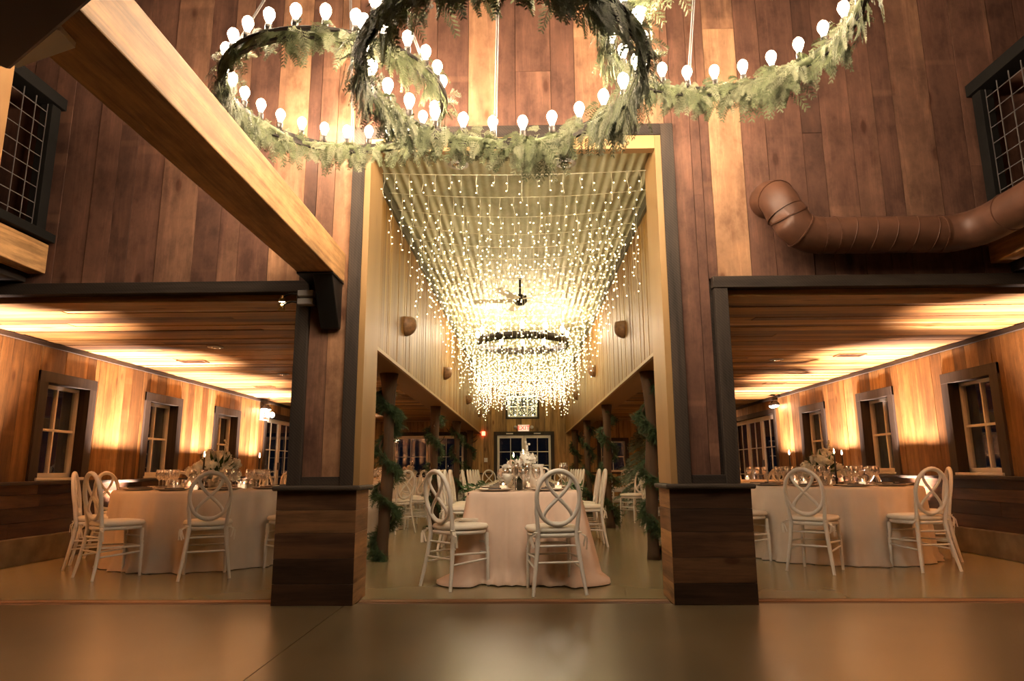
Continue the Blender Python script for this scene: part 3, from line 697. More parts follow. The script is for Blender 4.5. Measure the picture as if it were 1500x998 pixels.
# ------------------------------------------------------------------ chandelier rings
def frond(mb, p, d, L, up, w=.0034, sub=True):
    """a cedar spray: drooping stem with flat side branchlets"""
    p = Vector(p); d = Vector(d).normalized(); side = d.cross(Vector(up)); 
    if side.length < .1: side = d.orthogonal()
    side.normalize(); n = 9; pts = [p]; dd = d.copy()
    for i in range(n):
        dd = (dd+Vector((RND.uniform(-.08, .08), RND.uniform(-.08, .08), -.09))).normalized(); pts.append(pts[-1]+dd*L/n)
    for i in range(n):
        a, b = pts[i], pts[i+1]; t = i/n; ww = w*(1-t*.6)
        mb.quad(a-side*ww*.6, a+side*ww*.6, b+side*ww*.5, b-side*ww*.5)
        if i == 0: continue
        dl = (b-a).normalized(); bl = L*.36*(1-t*.75)
        for s in (-1, 1):
            q = (dl*.75+side*s*.75+Vector((0, 0, RND.uniform(-.25, .05)))).normalized(); e = a+q*bl*RND.uniform(.8, 1.15)
            nn = q.cross(Vector(up)); nn = nn.normalized() if nn.length > .05 else side
            mb._add([a, a+q*bl*.35+nn*w*1.2, e, a+q*bl*.35-nn*w*1.2], [(0, 1, 2, 3)])
            if sub:
                for f_ in (.35, .6, .82):
                    c = a.lerp(e, f_)
                    for s2 in (-1, 1):
                        q2 = (q*.8+nn*s2*.7).normalized(); e2 = c+q2*bl*.30*(1.15-f_*.6)
                        mb._add([c, c+q2*.008+q*w*1.1, e2, c+q2*.008-q*w*1.1], [(0, 1, 2, 3)])
BULB = None
def bulb_mesh(scale=1.0):
    return [(.0, .112), (.013, .108), (.025, .097), (.032, .08), (.033, .065), (.027, .045), (.018, .026), (.014, .012), (.013, 0)]
def ring_lamp(c, R, nb, ph0, lbl, dens, droop, gaps=()):
    c = Vector(c); root = empty('ring_chandelier', c); tag(root, lbl, 'chandelier', 'wagon-ring chandeliers with cedar garlands')
    q = MB(); ns = 72
    for r_, z0, z1 in ((R, -.035, .035),):
        rr = []
        for (rad, z) in ((r_-.012, z0), (r_+.012, z0), (r_+.012, z1), (r_-.012, z1), (r_-.012, z0)):
            rr.append([Vector((rad*cos(2*pi*k/ns), rad*sin(2*pi*k/ns), z)) for k in range(ns)])
        q.rings(rr, smooth=False)
    for r_, z in ((R+.028, .02),): q.tube([Vector((r_*cos(2*pi*k/ns), r_*sin(2*pi*k/ns), z)) for k in range(ns)], .012, 6, closed=True)
    q.build('iron_ring', M_iron, root)
    for k in range(nb):
        t = ph0+2*pi*k/nb; x, y = R*cos(t), R*sin(t)
        b = MB().lathe([(.012, .03), (.021, .034), (.021, .085), (.014, .09)], (x, y, 0), 10).build('socket', M_iron, root)
        MB().lathe(bulb_mesh()[::-1], (x, y, .085), 12).build('light_bulb', M_bulb, b)
    # rods up to the hub
    hub = Vector((0, 0, 1.9))
    for k in range(3):
        t = pi/2+2*pi*k/3+.1
        for dx in (-.006, .006):
            p = Vector((R*cos(t)+dx, R*sin(t), .03)); MB().tube([p, hub+Vector((dx, 0, 0))], .0045, 6).build('rod', M_wire, root)
    MB().tube([hub, (0, 0, 6.6-c.z)], .012, 6).build('stem', M_iron, root)
    # garland
    g1, g2 = MB(), MB(); n = int(dens*2*pi*R)
    for i in range(n):
        t = RND.uniform(0, 2*pi)
        lush = .55+.75*noise.noise(Vector((cos(t)*1.7+c.x*3, sin(t)*1.7, c.z)))+.45*noise.noise(Vector((cos(t)*5, sin(t)*5, 3)))
        lush *= droop(t)
        if RND.random() > .25+lush*1.1: continue
        rad = R+RND.gauss(0, .035); p = Vector((rad*cos(t), rad*sin(t), RND.uniform(-.045, .055)))
        tan = Vector((-sin(t), cos(t), 0)); out = Vector((cos(t), sin(t), 0))
        low = RND.random() < .62
        d = tan*RND.choice((-1, 1, 1))*RND.uniform(.3, 1)+out*RND.gauss(0, .5)+Vector((0, 0, -RND.uniform(.5, 1.6) if low else RND.uniform(-.2, .25)))
        L = RND.uniform(.11, .20)*(1+.9*max(0, lush-.4) if low else .75)
        frond(g1 if RND.random() < .6 else g2, p, d, L, out+Vector((0, 0, .2)), sub=True)
    for i in range(140):   # woody core rope
        pass
    q = MB(); q.tube([Vector(((R+.012*sin(9*t))*cos(t), (R+.012*sin(9*t))*sin(t), .01*cos(7*t)-.002)) for t in [2*pi*k/90 for k in range(90)]], .026, 6, closed=True)
    q.build('garland_core', M_cedar, root)
    g1.build('garland', M_cedar, root); g2.build('garland', M_cedar2, root, label='paler sprays of the garland')
    return root
def near(t, a, w): 
    d = (t-a+pi) % (2*pi)-pi; return math.exp(-(d/w)**2)
ring_lamp((-1.255, 4.15, 3.40), .71, 26, .05, 'ring chandelier with cedar garland, leftmost, hanging nearest the plank wall', 210,
          lambda t: .5+.6*near(t, pi, .9)+.6*near(t, .3, .7)+.15*near(t, -pi/2, .6))
ring_lamp((-.104, 3.36, 3.05), .762, 24, .12, 'ring chandelier with long cedar garland, middle, hanging lowest over the aisle opening', 290,
          lambda t: .42+1.0*near(t, pi, .7)+1.1*near(t, 0, .7)+-.15*near(t, -pi/2, .8)+.75*near(t, pi/2-.28, .22))
ring_lamp((1.204, 3.50, 3.45), .705, 24, .1, 'ring chandelier with cedar garland, rightmost, partly above the frame', 210,
          lambda t: .85+.5*near(t, 0, .8)+.4*near(t, pi, .6))

# nave ring chandelier and ceiling fan
root = empty('ring_chandelier', (-.03, 11.05, 3.0)); tag(root, 'far dark ring chandelier behind the fairy light curtain', 'chandelier')
q = MB(); ns = 48
q.rings([[Vector((r_*cos(2*pi*k/ns), r_*sin(2*pi*k/ns), z)) for k in range(ns)] for r_, z in ((.74, -.06), (.76, -.06), (.76, .06), (.74, .06), (.74, -.06))]); q.build('iron_ring', M_iron, root)
for k in range(12):
    t = 2*pi*k/12; b = MB().lathe([(.012, .05), (.021, .054), (.021, .10)], (.75*cos(t), .75*sin(t), 0), 8).build('socket', M_iron, root)
    MB().lathe(bulb_mesh()[::-1], (.75*cos(t), .75*sin(t), .10), 8).build('light_bulb', M_bulb, b)
for k in range(3):
    t = 2*pi*k/3+.4; MB().tube([(.75*cos(t), .75*sin(t), .05), (0, 0, .5)], .005, 5).build('rod', M_wire, root)
g = MB()
for i in range(300):
    t = RND.uniform(0, 2*pi); frond(g, (.75*cos(t), .75*sin(t), 0), (-sin(t), cos(t), RND.uniform(-1, .3)), .13, (0, 0, 1), sub=False)
g.build('garland', M_cedar, root)
root = empty('ceiling_fan', (-.05, 8.9, 3.2)); tag(root, 'pale ceiling fan hanging amid the fairy lights over the aisle', 'fan')
MB().lathe([(.03, .3), (.015, .28), (.015, .08), (.09, .06), (.10, -.02), (.05, -.07), (0, -.075)], (0, 0, 0), 20).build('motor', M_iron, root)
for k in range(5):
    t = 2*pi*k/5+.5; a = Vector((cos(t), sin(t), 0)); b_ = Vector((-sin(t), cos(t), .18)).normalized()
    MB().obox(a*.38, a*.27, b_*.06, a.cross(b_)*.004).build('blade', M_frame, root, bevel=.002)

# ------------------------------------------------------------------ fairy light curtain
rows = []; y = 5.44; i = 0
ico_v = [Vector(x).normalized() for x in [(1, 0, 0), (-1, 0, 0), (0, 1, 0), (0, -1, 0), (0, 0, 1), (0, 0, -1)]]
ico_f = [(0, 2, 4), (2, 1, 4), (1, 3, 4), (3, 0, 4), (2, 0, 5), (1, 2, 5), (3, 1, 5), (0, 3, 5)]
one = MB(); one._add([v*.0048 for v in ico_v], ico_f, None, True)
bulb_me = None
while y < YE-.25:
    root = empty('fairy_light_string', (0, y, 3.42)); tag(root, None, 'fairy lights', 'strings of the fairy light curtain'); rows.append(root)
    w = MB(); x0, x1 = XNL+.06, XNR-.06; sag = .03+.09*min(1, i/3); c = MB()
    zz = lambda x: .045-sag*(1-((x-(x0+x1)/2)/((x1-x0)/2))**2)
    c.tube([(x0+(x1-x0)*k/16, 0, zz(x0+(x1-x0)*k/16)) for k in range(17)], .0028, 4); pos = []
    x = x0+RND.uniform(.02, .1)
    while x < x1:
        e = abs((x-(x0+x1)/2)/((x1-x0)/2)); far = min(1, i/14)
        L = RND.choice((.25, .4, .55, .32))*(1+.6*e**5)+.30*far*RND.uniform(.5, 1.1)
        if i < 1: L *= .45
        z = zz(x); n = max(2, int(L/(.085 if i > 3 else .07))); pts = [Vector((x, 0, z))]
        for k in range(n):
            p = Vector((x+RND.uniform(-.010, .010), RND.uniform(-.01, .01), z-L*(k+1)/n)); pts.append(p)
            pos.append(p+Vector((RND.choice((-1, 1))*RND.uniform(.008, .02), 0, RND.uniform(-.02, .02))))
        c.tube(pts, .0016, 3, caps=False)
        x += RND.uniform(.09, .155)
    c.build('cable', M_cable, root)
    rad = .0048 if i < 4 else .0062
    if i < 2:
        for p in pos[:95]:
            if bulb_me is None:
                bo = one.build('fairy_bulb', M_fairy, root); bulb_me = bo; bo.location = p
            else:
                bo = bulb_me.copy(); COL.objects.link(bo); bo.parent = root; bo.location = p
        rest = pos[95:]
    else: rest = pos
    if rest:
        bm_ = MB()
        for p in rest: bm_._add([p+v*rad for v in ico_v], ico_f, None, True)
        bo = bm_.build('fairy_bulbs', M_fairy, root, kind='stuff')
    y += .42; i += 1
NW = ['nearest', 'second', 'third', 'fourth', 'fifth', 'sixth', 'seventh', 'eighth', 'ninth']+ORD[9:]+ORD[-9:]
for i, r in enumerate(rows):
    r['label'] = 'row of warm fairy lights hung across the aisle ceiling, '+('nearest to the opening' if i == 0 else 'farthest, by the end wall' if i == len(rows)-1 else NW[i]+' row back from opening')

# ------------------------------------------------------------------ tree-trunk posts and pine garlands
def needle_spray(mb, p, d, L, nw=.0035, nl=.05, step=.012):
    p = Vector(p); d = Vector(d).normalized(); n = max(4, int(L/step)); dd = d.copy(); side = d.orthogonal().normalized()
    for i in range(n):
        dd = (dd+Vector((0, 0, -.05))).normalized(); q = p+dd*step
        mb.quad(p-side*.003, p+side*.003, q+side*.003, q-side*.003)
        for k in range(3):
            a = RND.uniform(0, 2*pi); o = (side*cos(a)+dd.cross(side)*sin(a)); nd = (dd*.75+o*.75).normalized(); l = nl*RND.uniform(.7, 1.1)
            w_ = nd.cross(o+dd).normalized()*nw if nd.cross(o+dd).length > .01 else side*nw
            mb.tri(q-w_, q+w_, q+nd*l)
        p = q
def trunk(x, y, lbl, glbl, seed, tf=1.0):
    rr = random.Random(seed); root = empty('tree_trunk_post', (x, y, 0)); tag(root, lbl, 'post', 'tree trunk posts along the aisle')
    q = MB(); n = 20; rings = []
    for i in range(n+1):
        t = i/n; z = ZN*t; r0 = .060+.02*math.exp(-t*14)+.035*math.exp(-(1-t)*9)+.008*sin(t*9+seed)
        cx, cy = .03*sin(t*4+seed)*(1-t)*1.0, .02*cos(t*5+seed)
        rings.append([Vector((cx+r0*cos(a)*(1+.10*noise.noise(Vector((cos(a)*2, sin(a)*2, z*3+seed)))), cy+r0*sin(a)*(1+.10*noise.noise(Vector((cos(a)*2+5, sin(a)*2, z*3)))), z)) for a in [2*pi*k/18 for k in range(18)]])
    q.rings(rings, cap0=True, cap1=True); q.build('trunk', M_bark, root)
    for k in range(3):
        a = rr.uniform(0, 6.28); z = rr.uniform(1.2, 1.85); dl = rr.uniform(.06, .16)
        MB().tube([(0.05*cos(a), .05*sin(a), z), ((.08+dl*.6)*cos(a), (.08+dl*.6)*sin(a), z+.03), ((.08+dl)*cos(a+.3), (.08+dl)*sin(a+.3), z+.10)], [.02, .014, .006], 6).build('branch_stub', M_bark, root)
    g = MB(); root2 = empty('pine_garland', (x, y, 0)); tag(root2, glbl, 'garland', 'pine garlands spiralling around the trunks')
    nt_ = 170 if tf > .6 else 110; core = []
    for i in range(nt_):
        t = i/nt_; z = 1.80*(1-t)+.03; a = seed*1.3+t*2*pi*3.6+.6*sin(t*11); r0 = .088; core.append(Vector((r0*cos(a), r0*sin(a), z)))
        for k in range(5 if tf > .6 else 4):
            aa = a+RND.uniform(-.7, .7); out = Vector((cos(aa), sin(aa), 0)); tan = Vector((-sin(a), cos(a), -.35))
            dens = .55+.9*noise.noise(Vector((z*2.3, seed, 0)))+(.35 if z < .35 else 0)
            if RND.random() > dens+.25: continue
            needle_spray(g, core[-1]+Vector((0, 0, RND.uniform(-.03, .03))), out*RND.uniform(.1, .9)+tan*RND.choice((-.6, 1))+Vector((0, 0, RND.uniform(-1.3, .3))), RND.uniform(.06, .15), nw=.003 if tf > .6 else .006, nl=.06, step=.014 if tf > .6 else .022)
    MB().tube(core, .014, 5).build('garland_rope', M_bark, root2); g.build('pine_sprays', M_pineg, root2)
DW = ['nearest', 'second', 'third', 'farthest']
for i, y in enumerate((7.35, 11.2, 14.8, 18.4)):
    trunk(-1.49, y, 'rough tree trunk post left of the aisle, %s%s' % (DW[i], '' if i in (0, 3) else ' one back'), 'green pine garland winding round the %s left trunk post' % DW[i], 11+i*3, 1 if i < 1 else .5)
    trunk(1.36, y, 'rough tree trunk post right of the aisle, %s%s' % (DW[i], '' if i in (0, 3) else ' one back'), 'green pine garland winding round the %s right trunk post' % DW[i], 23+i*5, 1 if i < 1 else .5)

# fir tree in the right wing
root = empty('fir_tree', (2.62, 13.6, 0)); tag(root, 'bushy blue-green fir tree standing in the right wing behind the chairs', 'tree')
MB().lathe([(.16, 0), (.20, .02), (.15, .28), (.13, .28)], (0, 0, 0), 16).build('pot', M_clay, root)
MB().tube([(0, 0, .1), (0, 0, 2.1)], [.05, .008], 8).build('trunk', M_bark, root)
g = MB()
for i in range(480):
    t = RND.random()**.8; z = .35+1.75*t; a = RND.uniform(0, 2*pi); R0 = .92*(1-t)**.6+.06; p = Vector((0, 0, z)); d = Vector((cos(a), sin(a), -.12))
    st = RND.uniform(.35, .75)*R0
    g.tube([p, p+d*st], [.010, .006], 4, caps=False)
    needle_spray(g, p+d*st, d+Vector((0, 0, .15)), max(.1, R0-st), nw=.009, nl=.065, step=.02)
g.build('foliage', M_tree, root)

# ------------------------------------------------------------------ chairs
def oval(cx, cz, a, b, n, y=lambda z: 0): return [Vector((cx+a*sin(2*pi*k/n), y(cz+b*cos(2*pi*k/n)), cz+b*cos(2*pi*k/n))) for k in range(n)]
def yb_(z): return -.175-max(0, z-.45)*.17
def chair_parts(seg=8, n=32, simple=False):
    P = []
    f = MB(); f.tube(oval(0, .715, .168, .205, n, yb_), .0175, seg, closed=True, flat=1.1, up=(0, 1, 0)); P.append(('oval_back', f, M_white))
    f = MB(); f.tube([Vector((.094*sin(2*t)*(1.08-.12*cos(t)), yb_(.715+.195*cos(t))+.006*cos(t*2), .715+.195*cos(t))) for t in [2*pi*k/(n*2)+1e-3 for k in range(n*2)]], .0145, seg, closed=True, up=(0, 1, 0), flat=.75); P.append(('infinity_splat', f, M_white))
    for s in (-1, 1):
        f = MB(); pts = [(.205, -.235, 0), (.188, -.212, .12), (.166, -.188, .28), (.152, -.175, .42), (.154, yb_(.5)-.003, .50), (.168, yb_(.6)-.003, .61), (.172, yb_(.72)-.002, .72)]
        f.tube([(s*a, b, c) for a, b, c in pts], [.0135, .0155, .018, .019, .017, .015, .009], seg); P.append(('leg', f, M_white))
        f = MB(); f.tube([(s*.172, .175, 0), (s*.17, .172, .10), (s*.168, .17, .27), (s*.167, .169, .285), (s*.166, .169, .30), (s*.164, .168, .315), (s*.163, .167, .33), (s*.160, .165, .42)], [.0125, .0145, .017, .013, .019, .013, .018, .018], seg); P.append(('leg', f, M_white))
    def sup(a, b, z, p=.62, off=0):
        return [Vector((a*abs(cos(t))**p*(1 if cos(t) >= 0 else -1)*(1-.08*(sin(t) < 0)*abs(sin(t))), off+b*abs(sin(t))**p*(1 if sin(t) >= 0 else -1), z)) for t in [2*pi*k/28 for k in range(28)]]
    f = MB(); f.rings([sup(.19, .185, .415), sup(.20, .195, .425), sup(.20, .195, .44), sup(.19, .185, .447)], cap0=True, cap1=True); P.append(('seat', f, M_white))
    f = MB(); f.rings([sup(.17, .165, .447, off=.012), sup(.205, .20, .455, off=.012), sup(.212, .207, .472, off=.012), sup(.200, .195, .492, off=.012), sup(.13, .13, .502, off=.012)], cap0=True, cap1=True); P.append(('cushion', f, M_cush))
    for a, b in (((-.178, -.205, .19), (-.171, .172, .215)), ((-.168, -.196, .27), (-.169, .17, .26)), ((.178, -.205, .19), (.171, .172, .215)), ((.168, -.196, .27), (.169, .17, .26)), ((-.155, -.182, .355), (.155, -.182, .355)), ((-.17, -.195, .235), (.17, -.195, .235)), ((-.168, .17, .26), (.168, .17, .26)), ((-.163, .168, .345), (.163, .168, .345))):
        f = MB(); m_ = (Vector(a)+Vector(b))/2; f.tube([a, m_, b], [.0075, .0095, .0075], 6); P.append(('stretcher', f, M_white))
    if not simple:
        for s in (-1, 1):
            f = MB(); c = Vector((s*.17, -.19, .455))
            for k in range(4):
                e = c+Vector((s*RND.uniform(.01, .06), RND.uniform(-.05, .01), -RND.uniform(.06, .13))); md = (c+e)/2+Vector((s*.03, -.01, .02))
                v = [c, md, e]; wd = Vector((.006, .004, 0))
                for i in range(2): f.quad(v[i]-wd, v[i]+wd, v[i+1]+wd, v[i+1]-wd)
            f.tube([c+Vector((.016*cos(t), .016*sin(t), 0)) for t in [2*pi*k/8 for k in range(8)]], .006, 5, closed=True); P.append(('tie', f, M_cush))
    return P
def heading(fx, fy): return atan2(fy, fx)-pi/2
chair0 = empty('infinity_chair'); USED = [False]
for nm, f, mt in chair_parts(): f.build(nm, mt, chair0)
CUSHTILT = 0
def put_chair(x, y, rz, lbl=None, famtext=None, group=None, near_=True):
    if near_:
        if not USED[0]: o = chair0; USED[0] = True; o.location = (x, y, 0); o.rotation_euler = (0, 0, rz); KIDS.setdefault(o.name, list(o.children))
        else: o = copy_tree(chair0, (x, y, 0), rz)
    else:
        o = far0.copy(); COL.objects.link(o); o.location = (x, y, 0); o.rotation_euler = (0, 0, rz)
    if lbl: tag(o, lbl, 'chair', group)
    else: fam(o, famtext, 'chair', group)
    return o
# far chair: one mesh with two materials
fm = MB(); mi = []
for nm, f, mt in chair_parts(5, 20, True):
    fm._add(f.v, f.f, None, True); mi += [1 if mt is M_cush else 0]*len(f.f)
far0 = fm.build('infinity_chair', M_white); far0.data.materials.append(M_cush); far0.data.polygons.foreach_set('material_index', mi)
FIRSTFAR = [True]
_pc = put_chair
G_L, G_C, G_R = 'chairs around the left round table', 'chairs along the banquet table', 'chairs around the right round table'
TL = (-3.42, 7.48); TR = (3.36, 7.72)
def face(c, x, y): return heading(c[0]-x, c[1]-y)
put_chair(-3.77, 6.32, heading(.59, .81), 'white infinity-back chair angled at the near left edge of left round table', group=G_L)
put_chair(-4.33, 6.96, heading(.9, .44), 'white infinity-back chair standing just beyond the angled one at left round table', group=G_L)
put_chair(-4.57, 7.74, heading(.97, -.2), 'white infinity-back chair at the wall side of left round table', group=G_L)
put_chair(-2.905, 6.30, heading(-.42, .91), 'white infinity-back chair seen from behind before the left round table flowers', group=G_L)
put_chair(-2.33, 6.9, heading(-.89, .45), 'white infinity-back chair half hidden behind the left pier base', group=G_L)
for a in (8, 48, 92, 130): put_chair(TL[0]+1.2*cos(radians(a)), TL[1]+1.2*sin(radians(a)), radians(a)+pi/2, famtext='white infinity-back chair on the far side of left round table', group=G_L)
put_chair(2.70, 6.56, heading(.63, .776), 'white infinity-back chair seen from behind, nearest the right pier base', group=G_R)
put_chair(3.695, 6.64, heading(-.22, .975), 'white infinity-back chair turned left at the near right of right round table', group=G_R)
put_chair(4.20, 7.35, heading(-.9, .36), 'white infinity-back chair beside the wainscot right of right round table', group=G_R)
put_chair(2.28, 7.32, heading(.95, .3), 'white infinity-back chair half hidden behind the right pier base', group=G_R)
for a in (48, 90, 130): put_chair(TR[0]+1.17*cos(radians(a)), TR[1]+1.17*sin(radians(a)), radians(a)+pi/2, famtext='white infinity-back chair on the far side of right round table', group=G_R)
put_chair(-.556, 5.77, heading(.733, .68), 'white infinity-back chair with papers on its cushion at the banquet table corner', group=G_C)
put_chair(.213, 5.52, heading(-.17, .98), 'white infinity-back chair seen from behind at the near end of banquet table', group=G_C)
for s_, x, ys in ((-1, -.80, (8.35, 8.95, 9.55, 11.4, 12.5, 13.1, 13.8, 14.5, 15.2)), (1, .76, (8.70, 9.40, 11.9, 12.5, 13.1, 13.7, 14.4, 15.1))):
    for k, y in enumerate(ys):
        put_chair(x, y, s_*pi/2, 'white infinity-back chair on the %s side of banquet table, %s' % ('left' if s_ < 0 else 'right', 'nearest one' if k == 0 else NW[k]+' one back'), group=G_C, near_=k < 3)
put_chair(-.02, 17.25, pi, 'white infinity-back chair at the far head of banquet table', group=G_C, near_=False)
put_chair(-.86, 17.0, pi+.25, 'white infinity-back chair facing us at the far left corner of banquet table', group=G_C, near_=False)
put_chair(.84, 17.0, pi-.25, 'white infinity-back chair facing us at the far right corner of banquet table', group=G_C, near_=False)

# ------------------------------------------------------------------ tables and cloths
def round_cloth(cx, cy, R, seed, mat, h=.742):
    q = MB(); n = 160; rings = []
    def fold(t):
        w = noise.noise(Vector((cos(t)*1.6+seed, sin(t)*1.6, seed))); a = .5+.5*noise.noise(Vector((cos(t)*2.3, sin(t)*2.3+seed, 4)))
        return .45*w+a*.62*sin(21*t+4*w+seed)+.22*sin(37*t+3*w)
    for r in (.02, .5*R, .96*R): rings.append([Vector((cx+r*cos(t), cy+r*sin(t), h)) for t in [2*pi*k/n for k in range(n)]])
    for i, z in enumerate((h-.006, h-.03, h-.1, h-.22, h-.4, h-.58, .07, .012, .006)):
        d = (h-z)/h; rings.append([Vector((cx+(R*(.985+.015*min(1, i))+.035*d+.075*d**.75*fold(t)+(.04*(i >= 7)*(1+fold(t))*.6))*cos(t), cy+(R*(.985+.015*min(1, i))+.035*d+.075*d**.75*fold(t)+(.04*(i >= 7)*(1+fold(t))*.6))*sin(t), z+(.02*abs(fold(t*1.7)) if i == 7 else 0))) for t in [2*pi*k/n for k in range(n)]])
    q.rings(rings[::-1], cap1=True); return q.build('tablecloth', mat)
def table_under(x, y, r, lbl):
    root = empty('round_table', (x, y, 0)); tag(root, lbl, 'table', 'round banquet tables')
    MB().lathe([(0, .715), (r, .715), (r, .737), (0, .737)], (0, 0, 0), 40).build('tabletop', M_base, root)
    for k in range(4):
        t = pi/4+k*pi/2; MB().tube([(r*.6*cos(t), r*.6*sin(t), 0), (r*.6*cos(t), r*.6*sin(t), .715)], .016, 6).build('leg', M_iron, root)
def rect_cloth(x0, x1, y0_, y1_, seed, mat, h=.742, front=True, rear=False):
    q = MB(); pts = []; rc = .05
    # perimeter sampled with outward normals
    def per():
        L = []
        for (ax, ay, bx_, by_, nx, ny) in ((x0+rc, y0_, x1-rc, y0_, 0, -1), (x1, y0_+rc, x1, y1_-rc, 1, 0), (x1-rc, y1_, x0+rc, y1_, 0, 1), (x0, y1_-rc, x0, y0_+rc, -1, 0)):
            n = max(10, int((abs(bx_-ax)+abs(by_-ay))/.028))
            for k in range(n+1): L.append((ax+(bx_-ax)*k/n, ay+(by_-ay)*k/n, nx, ny))
            for k in range(1, 6):
                t = k/6*pi/2; dx, dy = nx*cos(t)-ny*sin(t), nx*sin(t)+ny*cos(t)
                L.append((bx_-0+ (dx-nx)*rc+0, by_+(dy-ny)*rc, dx, dy))
        return L
    L = per(); rings = []
    cxx, cyy = (x0+x1)/2, (y0_+y1_)/2
    def fold(a, b):
        w = noise.noise(Vector((a*3+seed, b*3, seed))); k = .5+.5*noise.noise(Vector((a*5, b*5+seed, 7)))
        return 1.0*w+.34*k*sin(27*a+31*b+5*w+seed)+.14*sin(61*a+55*b+4*w)
    rings.append([Vector((cxx+(a-cxx)*.5, cyy+(b-cyy)*.5, h)) for a, b, _, _ in L]); rings.append([Vector((a-nx*.006, b-ny*.006, h)) for a, b, nx, ny in L])
    for i, z in enumerate((h-.008, h-.05, h-.15, h-.3, h-.45, h-.6, .08, .03, .010)):
        d = (h-z)/h; r_ = []
        for a, b, nx, ny in L:
            corner = 1 if abs(nx) > .05 and abs(ny) > .05 else 0
            ed = min(abs(a-x0)+abs(b-y0_), abs(a-x1)+abs(b-y0_)); cf = math.exp(-(ed/.12)**2)
            o = .03*d+.15*d**.8*fold(a, b)+.11*cf*d**1.4+(.05+.14*abs(noise.noise(Vector((a*5+seed, b*5, 2))))+.05*fold(a*2, b*2) if i >= 7 else 0)
            oy = o*(1 if (ny < 0 and front) or (ny > 0 and rear) else 0)
            r_.append(Vector((a+nx*o, b+ny*oy, z+(.025*abs(fold(a*3, b*3)) if i == 7 else 0))))
        rings.append(r_)
    q.rings(rings[::-1], cap1=True); return q.build('tablecloth', mat)

# tableware prototypes
def glass_prof(kind):
    if kind == 'wine': return [(.0, .0), (.034, .001), (.033, .004), (.006, .010), (.004, .03), (.004, .085), (.010, .095), (.030, .115), (.040, .145), (.040, .165), (.033, .205), (.0315, .205), (.038, .165), (.038, .146), (.028, .118), (.006, .100), (0, .099)]
    if kind == 'tumbler': return [(0, 0), (.034, 0), (.037, .10), (.035, .10), (.032, .008), (0, .008)]
    return [(.0, .0), (.032, .001), (.031, .004), (.005, .010), (.004, .03), (.004, .10), (.014, .112), (.024, .14), (.026, .20), (.021, .245), (.0195, .245), (.024, .20), (.022, .142), (.01, .118), (0, .116)]
PROTO = {}
HIDE = []
def proto(name, build):
    o = build(); PROTO[name] = o; return o
def place(name, x, y, z, rz=0):
    src = PROTO[name]
    if not src.get('_used'):
        src['_used'] = 1; KIDS.setdefault(src.name, list(src.children)); src.location = (x, y, z); src.rotation_euler = (0, 0, rz); return src
    return copy_tree(src, (x, y, z), rz)
for kd in ('wine', 'tumbler', 'flute'):
    PROTO[kd] = MB().lathe(glass_prof(kd), (0, 0, 0), 16).build('wine_glass' if kd == 'wine' else 'water_glass' if kd == 'tumbler' else 'champagne_flute', M_glass)
def mk_setting():
    r = empty('charger_plate'); MB().lathe([(0, 0), (.11, 0), (.16, .014), (.163, .018), (.155, .018), (.11, .006), (0, .006)], (0, 0, 0), 32).build('rim', M_char, r); return r
PROTO['charger'] = MB().lathe([(0, 0), (.11, 0), (.16, .016), (.163, .022), (.155, .022), (.11, .007), (0, .007)], (0, 0, 0), 32).build('charger_plate', M_char)
PROTO['napkin'] = MB().box(-.045, .045, -.10, .10, 0, .012).build('napkin', M_napk, bevel=.004)
def mk_votive():
    r = empty('votive_candle'); MB().lathe([(0, 0), (.032, 0), (.036, .07), (.034, .07), (.031, .005), (0, .005)], (0, 0, 0), 16).build('cup', M_glass, r)
    MB().lathe([(0, .006), (.030, .006), (.031, .045), (0, .045)], (0, 0, 0), 12).build('wax', M_votive, r)
    MB().lathe([(0, .047), (.004, .052), (.005, .058), (0, .072)], (0, 0, 0), 8).build('flame', M_flame, r); return r
PROTO['votive'] = mk_votive()
def mk_taper():
    r = empty('taper_candle'); MB().lathe([(0, 0), (.04, 0), (.042, .006), (.012, .012), (.008, .05), (.015, .07), (.015, .085), (0, .085)], (0, 0, 0), 16).build('holder', M_iron, r)
    MB().lathe([(.010, .08), (.0105, .09), (.009, .325), (0, .33)], (0, 0, 0), 10).build('candle', M_wax, r)
    MB().lathe([(0, .332), (.006, .342), (.008, .352), (.005, .368), (0, .39)], (0, 0, 0), 8).build('flame', M_flame, r); return r
PROTO['taper'] = mk_taper()
def bloom(mb, c, r, d=(0, 0, 1)):
    c = Vector(c); mb.blob(c, r*.62, 1, .08)
    for i in range(34):
        v = Vector((RND.gauss(0, 1), RND.gauss(0, 1), RND.gauss(0, 1)+.4)).normalized(); p = c+v*r*.62; s = v.orthogonal().normalized(); u = v.cross(s); w_ = r*RND.uniform(.24, .34)
        mb._add([p-s*w_, p-u*w_*.5+v*r*.22, p+s*w_, p+u*w_+v*r*.30], [(0, 1, 2, 3)], None, True)
